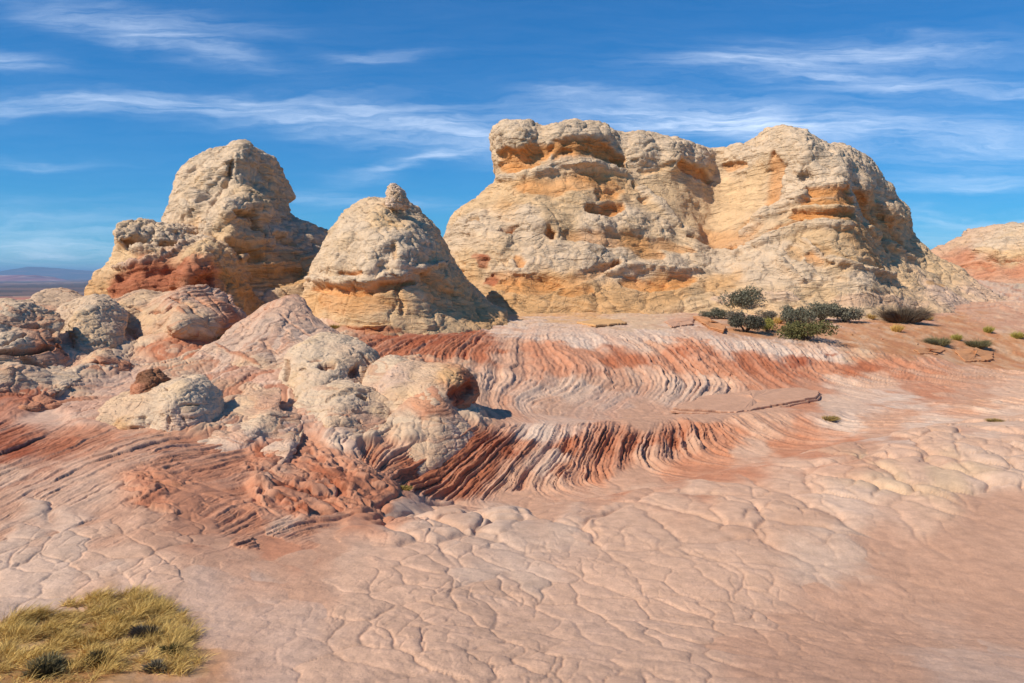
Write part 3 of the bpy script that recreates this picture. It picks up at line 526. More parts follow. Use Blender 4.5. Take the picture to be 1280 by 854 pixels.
mound('rock_mound', 'banded white and pink mound below the red ledge', [(138, 480), (140, 410), (142, 385), (152, 370), (178, 363), (200, 368), (225, 358), (250, 354), (280, 364), (312, 384), (306, 410), (280, 440), (248, 462), (200, 480)],
    [(165, 375, 35), (200, 375, 34.5), (240, 362, 35), (290, 378, 36), (160, 405, 33.5), (210, 400, 32.8), (260, 395, 33), (295, 400, 34.5), (160, 435, 32.5), (210, 435, 31.8), (250, 430, 32.4), (180, 470, 31), (230, 465, 31)], 1.0, 3.4, .04,
    lumps=[(190, 410, 24, .4), (235, 400, 26, .5), (275, 385, 22, .4), (165, 380, 18, .4)],
    strokes=[([(160, 378), (190, 385), (205, 395), (215, 380)], 3, -.25, 'red', .7), ([(222, 385), (240, 400), (248, 420)], 4.5, .12, 'red', .75), ([(180, 448), (215, 446), (240, 436)], 10, -.5, 'deep', .95), ([(210, 370), (240, 380), (262, 405)], 3, -.12, 'salmon', .7), ([(235, 362), (262, 378), (285, 405)], 3, -.12, 'salmon', .6), ([(285, 378), (300, 392)], 6, 0, 'red', .5), ([(180, 440), (215, 440), (240, 428)], 3, -.3, None, 0)],
    colours=[(165, 385, 'buff', 'w'), (200, 400, 'buff', 'w'), (190, 425, 'buff', 'w'), (230, 415, 'buff', 'w'), (240, 375, 'pale', 'w'), (270, 380, 'rose', 'o'), (260, 400, 'buff', 'o'), (295, 395, 'salmon', 'o'), (200, 450, 'red', 'o'), (240, 440, 'salmon', 'o'), (290, 370, 'pale', 'o')], roll=.12, brain=.10, brain_s=.6, bed=.10, bed_f=4.5, pits=.08, tilt=(-.7, .2), salt=53, near=.6)
mound('rock_mound', 'long sloping ramp of white rock with thin pink bands in front of the beehive', [(225, 500), (240, 455), (252, 438), (276, 424), (300, 402), (330, 381), (362, 367), (378, 374), (395, 400), (425, 418), (430, 450), (400, 480), (370, 510), (320, 530), (260, 520)],
    [(270, 430, 30.2), (320, 395, 32.8), (362, 376, 34), (395, 410, 32), (270, 465, 27.8), (320, 435, 29.5), (365, 410, 31.4), (400, 440, 30), (280, 495, 25.8), (330, 475, 27), (380, 460, 28), (300, 520, 24.6), (360, 500, 26)], .9, 3, .036,
    lumps=[(262, 445, 24, .35), (310, 430, 30, .3), (350, 395, 24, .3), (300, 470, 24, .2)],
    strokes=[([(268, 428), (295, 440), (325, 455)], 3, .06, 'red', .7), ([(255, 480), (300, 478), (350, 470)], 4, -.14, 'red', .6), ([(250, 500), (290, 495), (330, 492)], 5, -.12, 'salmon', .7), ([(330, 480), (355, 465), (365, 455)], 5, -.35, 'umber', .7), ([(300, 400), (330, 425), (350, 440)], 2, -.1, None, 0), ([(330, 382), (365, 400), (400, 425)], 3, -.08, 'salmon', .5), ([(240, 470), (232, 490)], 7, 0, 'salmon', .6)],
    colours=[(262, 445, 'pale', 'w'), (300, 430, 'pale', 'o'), (340, 400, 'pale', 'o'), (365, 385, 'pink', 'o'), (395, 415, 'pale', 'o'), (300, 460, 'buff', 'w'), (350, 430, 'pale', 'o'), (270, 490, 'salmon', 'o'), (320, 490, 'buff', 'o'), (370, 470, 'buff', 'w'), (400, 440, 'buff', 'w')], roll=.12, brain=.09, brain_s=.6, bed=.065, bed_f=5.0, pits=.03, tilt=(.55, -.5), salt=59)
mound('boulder', 'cream boulder with a dark red hollow, directly below the beehive', [(345, 530), (350, 470), (360, 440), (378, 425), (402, 416), (440, 420), (464, 434), (475, 462), (462, 488), (450, 530)],
    [(375, 440, 26.4), (410, 428, 26.8), (450, 440, 26.6), (365, 475, 25), (410, 465, 24.8), (455, 470, 25.4), (370, 510, 23.8), (430, 510, 24)], .75, 2.4, .032,
    lumps=[(380, 450, 20, .3), (440, 445, 20, .3), (390, 480, 24, .3)], strokes=[([(402, 452), (415, 458)], 9, -.55, 'deep', .9), ([(374, 457), (382, 458)], 3, -.3, 'umber', .6), ([(385, 448), (400, 446)], 4, -.15, 'red', .7), ([(440, 468), (452, 455)], 5, -.3, 'salmon', .6), ([(450, 440), (468, 455)], 4, -.12, 'red', .6), ([(350, 445), (362, 460), (358, 475)], 5, -.2, 'umber', .5)],
    colours=[(380, 440, 'white', 'w'), (430, 435, 'grey', 'w'), (455, 460, 'buff', 'w'), (385, 480, 'white', 'w'), (420, 480, 'grey', 'w'), (440, 495, 'buff', 'w')], roll=.12, brain=.07, brain_s=.38, bed=.05, bed_f=6, pits=.05, tilt=(.2, 0), salt=61, stripe=.2)
mound('boulder', 'low yellowish layered boulder with undercut rim, alone above the left slope', [(104, 545), (114, 520), (135, 500), (150, 492), (186, 487), (205, 478), (235, 471), (254, 484), (264, 502), (267, 528), (258, 548), (180, 556)],
    [(125, 520, 19.9), (160, 500, 20.3), (200, 488, 20.4), (240, 480, 20.4), (255, 505, 20), (130, 538, 19.4), (180, 520, 19.5), (230, 515, 19.5), (180, 545, 19.1), (240, 545, 19.1)], .55, 2.2, .025,
    lumps=[(225, 490, 22, .25), (170, 510, 26, .25), (130, 525, 16, .15)], strokes=[([(210, 500), (235, 508), (250, 504)], 2, -.12, 'umber', .5), ([(206, 480), (212, 510), (212, 535)], 1.8, -.12, None, 0), ([(115, 541), (160, 543), (205, 538)], 4, -.22, 'salmon', .7), ([(160, 520), (200, 516), (245, 522)], 2.0, -.1, None, 0)],
    colours=[(130, 525, 'buff', 'w'), (160, 505, 'buff', 'o'), (180, 525, 'white', 'w'), (220, 485, 'white', 'w'), (240, 500, 'white', 'w'), (240, 530, 'pale', 'o'), (150, 540, 'tan', 'o')], roll=.08, brain=.055, brain_s=.30, bed=.05, bed_f=8, pits=.06, tilt=(-.1, 0), salt=67, stripe=.1, skirt=(.12, .5), flare=.05)
mound('boulder', 'small dark brown crumbling rock on top of the yellowish boulder', [(160, 500), (166, 474), (174, 463), (188, 463), (202, 474), (206, 486), (196, 500)], [(170, 478, 21), (190, 472, 21), (200, 486, 20.9), (175, 495, 20.6)], .25, .9, .022,
    colours=[(180, 470, 'umber', 'o'), (195, 480, 'umber', 'o'), (172, 485, 'salmon', 'o')], roll=.08, brain=.08, brain_s=.22, bed=.07, bed_f=9, pits=.1, salt=71, stripe=0, skirt=(.22, .6))
mound('boulder', 'rounded cream and pink boulder with a brown eye shaped hollow, above the red lumpy ground', [(362, 575), (366, 510), (376, 492), (398, 480), (440, 477), (478, 490), (494, 512), (492, 545), (470, 575)],
    [(385, 500, 22.8), (430, 490, 23), (475, 505, 23), (380, 530, 21.6), (430, 525, 21.2), (480, 530, 21.8), (390, 560, 20.8), (450, 560, 20.8)], .6, 2.2, .027,
    lumps=[(445, 495, 22, .3), (400, 525, 24, .25), (465, 530, 20, .2)], strokes=[([(448, 494), (460, 494)], 6.5, -.3, 'umber', .8), ([(405, 500), (440, 485), (470, 490), (488, 505)], 4, .12, 'buff', .7), ([(375, 512), (410, 510), (450, 512), (485, 515)], 2, -.14, None, 0), ([(400, 520), (440, 516)], 3, 0, 'red', .5), ([(400, 535), (402, 560)], 1.5, -.12, None, 0), ([(452, 520), (450, 550)], 1.5, -.12, None, 0), ([(370, 545), (410, 548), (450, 550)], 2, -.12, None, 0)],
    colours=[(385, 500, 'white', 'w'), (430, 490, 'grey', 'w'), (480, 505, 'buff', 'w'), (390, 530, 'white', 'w'), (430, 530, 'buff', 'w'), (475, 535, 'rose', 'o'), (400, 560, 'buff', 'w'), (460, 560, 'rose', 'o')], roll=.09, brain=.06, brain_s=.36, bed=.045, bed_f=7, pits=.04, salt=73)
mound('boulder', 'boulder with a dark red overhanging right end jutting over the striped hollow', [(470, 520), (474, 480), (486, 460), (505, 451), (540, 456), (570, 457), (588, 464), (597, 482), (599, 500), (585, 512), (560, 530), (520, 540)],
    [(490, 470, 24.5), (530, 465, 24.6), (570, 465, 24.6), (590, 485, 24.9), (490, 505, 23.2), (530, 500, 22.9), (565, 495, 23.4), (520, 530, 22.4)], .5, 2.4, .028,
    lumps=[(500, 470, 20, .2), (575, 475, 18, .3), (530, 500, 20, .2)], strokes=[([(545, 478), (560, 474), (580, 472)], 2, -.12, 'umber', .5), ([(565, 492), (585, 490), (595, 480)], 8, -.2, 'deep', .9), ([(515, 503), (525, 504)], 4, -.15, 'red', .7), ([(555, 465), (580, 468)], 2, -.1, 'umber', .3), ([(540, 490), (556, 500)], 3, -.2, 'salmon', .5)],
    colours=[(490, 470, 'pale', 'w'), (530, 465, 'buff', 'w'), (565, 465, 'tan', 'o'), (590, 480, 'red', 'o'), (500, 500, 'buff', 'w'), (540, 490, 'buff', 'w'), (580, 500, 'deep', 'o'), (520, 520, 'pale', 'w')], roll=.09, brain=.06, brain_s=.36, bed=.06, bed_f=7, pits=.04, tilt=(.1, 0), salt=79, skirt=(.22, .6))
mound('boulder', 'pale mound with a thin raised crest, left of the striped red wall', [(468, 565), (478, 530), (500, 505), (530, 488), (545, 482), (556, 490), (570, 512), (590, 532), (598, 545), (560, 556), (520, 562)],
    [(500, 520, 22.2), (545, 492, 22.9), (565, 515, 22.6), (500, 545, 21.4), (550, 540, 21.6), (585, 542, 22.3)], .4, 2.0, .027,
    strokes=[([(505, 515), (530, 520), (560, 528)], 2, -.1, None, 0), ([(520, 540), (525, 520)], 1.6, -.1, None, 0)], colours=[(500, 530, 'white', 'w'), (540, 505, 'salmon', 'o'), (550, 530, 'buff', 'w'), (580, 542, 'pale', 'w'), (520, 552, 'buff', 'w')], roll=.08, brain=.06, brain_s=.42, bed=.04, bed_f=7, salt=83)
mound('rock_mound', 'dark striped low mound at the left edge beside the pink slope', [(-60, 575), (-60, 500), (-20, 488), (10, 500), (32, 520), (44, 545), (20, 575)],
    [(-30, 505, 21), (10, 512, 20.6), (-20, 545, 19), (25, 550, 18.6)], .6, 2, .03,
    colours=[(0, 505, 'grey', 'w'), (0, 530, 'red', 'o'), (20, 525, 'deep', 'o'), (10, 550, 'red', 'o')], roll=.1, brain=.05, brain_s=.4, bed=.09, bed_f=7, tilt=(-.5, .2), salt=87)
mound('rock_mound', 'low reddish banded mound at the foot of the pitted grey mound', [(74, 510), (80, 470), (98, 445), (125, 435), (150, 446), (172, 462), (180, 490), (150, 505)],
    [(100, 455, 28), (135, 448, 28), (160, 470, 27.6), (95, 480, 26.6), (140, 485, 26.2), (120, 500, 25.6)], .6, 2, .034,
    strokes=[([(95, 462), (125, 448), (150, 455)], 3, -.15, 'red', .8), ([(130, 450), (160, 470), (175, 485)], 3, -.2, 'umber', .6)],
    colours=[(110, 445, 'buff', 'w'), (140, 455, 'salmon', 'o'), (110, 475, 'buff', 'o'), (90, 485, 'red', 'o'), (150, 480, 'rose', 'o')], roll=.1, brain=.06, brain_s=.45, bed=.07, bed_f=6, tilt=(.4, 0), salt=89, near=1.6)
mound('rock_mound', 'wide low mound of cream and red layers in front of the leftmost pitted mound', [(-80, 560), (-70, 478), (-20, 458), (25, 450), (60, 462), (88, 484), (96, 510), (80, 560)],
    [(-40, 470, 25.5), (20, 462, 25), (70, 480, 24.8), (-30, 495, 23.6), (30, 492, 23.2), (80, 500, 23.4), (20, 520, 22.4)], .8, 2.4, .032,
    colours=[(-20, 470, 'grey', 'o'), (20, 465, 'buff', 'o'), (60, 480, 'grey', 'o'), (20, 490, 'rose', 'o'), (70, 500, 'salmon', 'o')], roll=.14, brain=.08, brain_s=.5, bed=.08, bed_f=6, pits=.05, tilt=(.15, 0), salt=93, near=2.0, skirt=(.2, .4))
mound('rock_mound', 'broad flat cream mound between the yellowish boulder and the eye hollowed boulder', [(255, 575), (262, 520), (290, 497), (330, 488), (368, 496), (384, 525), (380, 575)],
    [(290, 505, 22.6), (340, 500, 22.8), (370, 510, 22.6), (285, 530, 21), (335, 528, 20.8), (372, 535, 21), (320, 555, 20)], .6, 2.2, .028,
    strokes=[([(262, 520), (300, 516), (370, 520)], 3, -.12, 'salmon', .6)], colours=[(290, 505, 'buff', 'w'), (340, 500, 'rose', 'o'), (300, 530, 'white', 'w'), (350, 530, 'buff', 'w'), (320, 550, 'pale', 'w')], roll=.09, brain=.06, brain_s=.6, bed=.045, bed_f=7, pits=.02, salt=97, near=.9, skirt=(.2, .4))
mound('rock_mound', 'smooth pale hump wedged between the hollowed cream boulder and the overhanging one', [(448, 540), (452, 476), (466, 452), (486, 443), (508, 448), (524, 470), (530, 540)],
    [(470, 460, 26), (500, 455, 26), (515, 475, 25.4), (465, 490, 24.6), (500, 495, 24.4), (480, 520, 23.6)], .6, 2.2, .03,
    colours=[(480, 455, 'white', 'w'), (505, 465, 'buff', 'w'), (480, 490, 'pale', 'o'), (510, 490, 'rose', 'o')], roll=.09, brain=.06, brain_s=.5, bed=.045, bed_f=7, pits=.02, salt=101, near=.5)
log('mounds done')
# ------------------------------------------------------------------ ground: one sheet from the photographer's feet to the horizon
def pchip(xk, yk, x):
    """xk (K,), yk (K, M) -> (len(x), M), monotone cubic"""
    h = np.diff(xk)[:, None]; dl = np.diff(yk, axis=0) / h; d = np.zeros_like(yk)
    s = (dl[1:] * dl[:-1]) > 0; w1 = 2 * h[1:] + h[:-1]; w2 = h[1:] + 2 * h[:-1]
    with np.errstate(all='ignore'): hm = (w1 + w2) / (w1 / dl[:-1] + w2 / dl[1:])
    d[1:-1] = np.where(s, hm, 0); d[0] = dl[0]; d[-1] = dl[-1]
    i = np.clip(np.searchsorted(xk, x, side='right') - 1, 0, len(xk) - 2); hh = (xk[i + 1] - xk[i])[:, None]
    t = ((x - xk[i])[:, None]) / hh
    return (2 * t**3 - 3 * t**2 + 1) * yk[i] + (t**3 - 2 * t**2 + t) * hh * d[i] + (-2 * t**3 + 3 * t**2) * yk[i + 1] + (t**3 - t**2) * hh * d[i + 1]
# each column: u, then (v, Y) of the knots 1..11: near, slope, lip, basin floor, cliff foot, cliff top, bench, upper cliff top, shrub terrace, butte foot, behind
COLS = [
 (-270, [(854, 7.0), (740, 9.8), (650, 12.5), (605, 14.6), (565, 17), (525, 20), (495, 23), (430, 32), (398, 42), (384, 58), (388, 100)]),
 (-60,  [(854, 7.1), (740, 9.9), (645, 12.8), (602, 14.7), (562, 17), (522, 20), (492, 23), (428, 32), (396, 42), (382, 58), (386, 100)]),
 (60,   [(854, 7.2), (740, 10.0), (645, 13), (602, 14.9), (562, 17.2), (525, 20), (492, 23.5), (428, 32.5), (396, 43), (382, 58), (386, 100)]),
 (170,  [(854, 7.2), (740, 10.1), (648, 13), (605, 15), (563, 17.4), (535, 19.6), (495, 24), (432, 33), (398, 44), (384, 60), (378, 100)]),
 (300,  [(854, 7.3), (740, 10.3), (664, 13.1), (628, 14.8), (590, 17), (548, 20), (502, 24), (440, 33), (400, 45), (386, 60), (374, 100)]),
 (400,  [(854, 7.3), (740, 10.4), (668, 13.4), (640, 15), (598, 17.6), (553, 20.6), (512, 24.5), (436, 34), (402, 46), (386, 60), (372, 100)]),
 (470,  [(854, 7.3), (740, 10.5), (664, 13.8), (640, 15.9), (596, 18.6), (550, 21.4), (512, 25), (432, 35.5), (402, 46), (387, 60), (370, 100)]),
 (560,  [(854, 7.35), (740, 10.7), (648, 15.2), (652, 17.8), (628, 19.6), (540, 22.4), (515, 25.5), (424, 37), (402, 47), (388, 60), (368, 100)]),
 (650,  [(854, 7.4), (742, 11), (640, 16), (644, 19.2), (618, 20.8), (534, 23.8), (520, 26.5), (424, 38), (402, 48), (388, 60), (366, 100)]),
 (740,  [(854, 7.4), (742, 11.2), (627, 16.8), (630, 20.2), (604, 22.0), (531, 25.0), (520, 28), (422, 38.6), (401, 49), (388, 60), (364, 100)]),
 (860,  [(854, 7.5), (742, 11.4), (602, 18.3), (604, 22.2), (582, 24.0), (524, 27.4), (516, 30), (425, 40), (400, 50), (387, 60), (360, 100)]),
 (980,  [(854, 7.6), (742, 11.6), (576, 20.0), (578, 24.4), (560, 26.4), (516, 30), (508, 32.2), (434, 42), (401, 52), (385, 61), (357, 100)]),
 (1120, [(854, 7.7), (744, 11.8), (548, 22.0), (547, 26.6), (532, 29), (510, 32.5), (500, 34.6), (442, 44), (402, 54), (383, 63), (354, 100)]),
 (1280, [(854, 7.8), (744, 12), (526, 24.0), (522, 29), (511, 31.5), (498, 34.6), (490, 36.6), (462, 45), (404, 56), (380, 66), (351, 100)]),
 (1540, [(854, 8.0), (744, 12.5), (512, 25.0), (506, 30), (500, 33), (490, 36), (484, 38), (462, 46), (406, 57), (382, 68), (350, 105)]),
]
COLS = [(-1150, COLS[0][1])] + COLS + [(2450, COLS[-1][1])]
KN = 15
ca = np.array([(c[0] - CU) / F for c in COLS]); knots = np.zeros((len(COLS), KN, 3))
for j, (u, kv) in enumerate(COLS):
    xr = (u - CU) / F
    knots[j, 0] = (xr, 0.5, -1.72)
    for i, (v, Y) in enumerate(kv):
        p = P(u, v, Y); knots[j, i + 1] = (p[0] / p[1], p[1], p[2])
    knots[j, 12] = (xr, 300, -24); knots[j, 13] = (xr, 2400, -66); knots[j, 14] = (xr, 60000, -120)
A0, A1 = -1.75, 1.75
aa = np.concatenate([np.linspace(A0, -.69, 110)[:-1], np.linspace(-.69, .69, 1160), np.linspace(.69, A1, 110)[1:]]); NA = len(aa)
def acol(a): return np.interp(a, aa, np.arange(NA))
KA = pchip(ca, knots.reshape(len(COLS), -1), aa).reshape(NA, KN, 3)
nrow = [40, 122, 165, 60, 56, 112, 64, 118, 60, 40, 40, 16, 16, 40]
kk = np.concatenate([i + np.arange(n) / n for i, n in enumerate(nrow)] + [[14.0]])
NR = len(kk)
S = pchip(np.arange(KN, dtype=float), KA.transpose(1, 0, 2).reshape(KN, -1), kk).reshape(NR, NA, 3)
lg = KA[:, :, 1].T                                    # distances are spaced evenly in log Y between knots
Yl = np.exp(pchip(np.arange(KN, dtype=float), np.log(lg), kk))
GY = Yl; GX = S[..., 0] * GY
# heights follow distance: re-evaluate z by distance inside each column so slopes stay even
GZ = np.empty_like(GY)
for j in range(NA):
    GZ[:, j] = pchip(KA[j, :, 1], KA[j, :, 2][:, None], GY[:, j])[:, 0]
for _ in range(6):                                    # soften the profile's knots
    GZ[1:-1] = .5 * GZ[1:-1] + .25 * (GZ[:-2] + GZ[2:])
KK = np.repeat(kk[:, None], NA, 1)
# bedrock aprons: the ground climbs towards the foot of every rock, so that the rocks grow out of it
LY0, LY1, NLY = math.log(4), math.log(130), 900
tab = np.stack([np.interp(np.linspace(LY0, LY1, NLY), np.log(GY[:, j]), GZ[:, j]) for j in range(NA)], 1)
def bil(T, fi, fj):
    i = np.clip(np.floor(fi).astype(int), 0, T.shape[0] - 2); j = np.clip(np.floor(fj).astype(int), 0, T.shape[1] - 2); a = np.clip(fi - i, 0, 1); b = np.clip(fj - j, 0, 1)
    return T[i, j] * (1 - a) * (1 - b) + T[i + 1, j] * a * (1 - b) + T[i, j + 1] * (1 - a) * b + T[i + 1, j + 1] * a * b
def base_z(x, y): return bil(tab, (np.log(y) - LY0) / (LY1 - LY0) * (NLY - 1), acol(x / y))
RX0, RX1, RY0, RY1, RR = -36.0, 78.0, 14.0, 116.0, .17
nxr, nyr = int((RX1 - RX0) / RR), int((RY1 - RY0) / RR)
gxr, gyr = np.meshgrid(RX0 + np.arange(nxr) * RR, RY0 + np.arange(nyr) * RR, indexing='ij'); G0 = base_z(gxr, gyr); RAISE = np.zeros_like(G0)
for Vf, (q_, sl_) in FORMS:
    i = ((Vf[:, 0] - RX0) / RR).astype(int); j = ((Vf[:, 1] - RY0) / RR).astype(int); ok = (i > 0) & (j > 0) & (i < nxr - 1) & (j < nyr - 1)
    if not ok.any(): continue
    it = 30; i0, i1 = max(i[ok].min() - it, 0), min(i[ok].max() + it, nxr); j0, j1 = max(j[ok].min() - it, 0), min(j[ok].max() + it, nyr)
    H = np.full((i1 - i0, j1 - j0), -99.0); np.maximum.at(H, (i[ok] - i0, j[ok] - j0), Vf[ok, 2])
    R_ = np.where(H > -90, np.clip(H - G0[i0:i1, j0:j1], 0, 9) * q_, 0.0)
    for _ in range(it):
        p = np.pad(R_, 1); c = np.maximum.reduce([p[:-2, 1:-1], p[2:, 1:-1], p[1:-1, :-2], p[1:-1, 2:]]) - sl_ * RR
        d_ = np.maximum.reduce([p[:-2, :-2], p[2:, 2:], p[2:, :-2], p[:-2, 2:]]) - sl_ * RR * 1.414; R_ = np.maximum(R_, np.maximum(c, d_))
    for _ in range(9):
        p = np.pad(R_, 1, mode='edge'); R_ = (p[:-2, 1:-1] + p[2:, 1:-1] + p[1:-1, :-2] + p[1:-1, 2:] + 2 * R_) / 6
    RAISE[i0:i1, j0:j1] = np.maximum(RAISE[i0:i1, j0:j1], R_)
inb = (GX > RX0 + 1) & (GX < RX1 - 1) & (GY > RY0 + 1) & (GY < RY1 - 1)
GR_ = np.where(inb, bil(RAISE, (GX - RX0) / RR, (GY - RY0) / RR), 0); GZ = GZ + GR_
base = np.stack([GX, GY, GZ], -1).reshape(-1, 3)
idx = np.arange(NR * NA, dtype=np.int32).reshape(NR, NA)
GQ = np.stack([idx[:-1, :-1], idx[:-1, 1:], idx[1:, 1:], idx[1:, :-1]], -1).reshape(-1, 4)
gu, gv = proj(base); gu = gu.astype(np.float32); gv = gv.astype(np.float32)
kf = KK.ravel().astype(np.float32)
gx, gy, gz = (base[:, i].astype(np.float32) for i in range(3))
glnY = np.log(gy)
ga = (gx / gy).astype(np.float32)
log('ground base', base.shape)
vis = (kf > 0.6) & (kf < 11.2)
def ground_hit(u, v, kmin=0.5, kmax=11.3):
    """nearest ground point seen at (u, v)"""
    d = (gu - u) ** 2 + (gv - v) ** 2; d = np.where((kf > kmin) & (kf < kmax), d, 1e9)
    m = d.min(); c = np.where(d < m + 2.0)[0]
    return int(c[np.argmin(gy[c])])
def iso_field(lines, klo, khi):
    X, W = [], []
    for s, pts in lines:
        for (u, v) in pts:
            i = ground_hit(u, v, klo, khi); X.append((ga[i], glnY[i] * .8)); W.append(s)
    f = RBF(X, W, .03, 2e-3)
    m = (kf > klo - .8) & (kf < khi + .8)
    r = np.zeros(len(kf), np.float32); r[m] = f(ga[m], glnY[m] * .8); return r
lowS = iso_field([(-1.0, [(455, 560), (450, 585)]), (0, [(560, 541), (512, 562), (468, 592)]), (1.5, [(625, 542), (575, 580), (532, 617)]), (3, [(683, 535), (645, 580), (603, 622), (625, 638)]),
                  (4.3, [(726, 533), (706, 580), (694, 602), (730, 622)]), (5.4, [(770, 533), (757, 570), (756, 596), (800, 606)]),
                  (6.9, [(830, 532), (818, 558), (826, 580), (890, 588)]), (8.5, [(880, 528), (888, 548), (925, 566), (1000, 570)]),
                  (10.5, [(950, 520), (985, 540), (1050, 548)]), (12.5, [(1020, 514), (1070, 530), (1180, 530)])], 4.0, 6.9)
uppS = iso_field([(-1.5, [(540, 402), (500, 425), (470, 440)]), (0, [(570, 403), (540, 428), (505, 455)]), (1.5, [(600, 405), (575, 432), (560, 460)]), (3, [(625, 415), (612, 440), (600, 468), (600, 500)]),
                  (5, [(680, 428), (705, 455), (700, 480), (660, 505)]), (7.0, [(760, 426), (795, 455), (810, 482), (770, 508)]),
                  (9.5, [(850, 425), (880, 455), (905, 480), (880, 505)]), (12.5, [(940, 434), (955, 458), (985, 478), (1010, 492)]),
                  (15.5, [(1030, 440), (1048, 460), (1090, 474), (1160, 480)]), (18.5, [(1120, 444), (1145, 460), (1190, 470), (1270, 474)]), (22, [(1240, 452), (1290, 466)])], 6.6, 8.6)
wavS = iso_field([(0, [(0, 575), (110, 530), (200, 505)]), (2, [(0, 640), (130, 578), (290, 548)]), (4, [(60, 690), (200, 615), (330, 575)]), (6, [(270, 668), (340, 640), (400, 632)]),
                  (-2, [(0, 530), (60, 505)]), (8.5, [(340, 700), (420, 672)])], 2.0, 7.0)
terS = iso_field([(0, [(640, 402), (800, 398), (900, 393), (1000, 397), (1120, 401), (1280, 402)]), (4, [(640, 391), (800, 386), (900, 381), (1000, 387), (1090, 384), (1160, 390), (1280, 384)]), (8, [(1200, 368), (1280, 362)])], 8.7, 11.2)
log('iso fields')
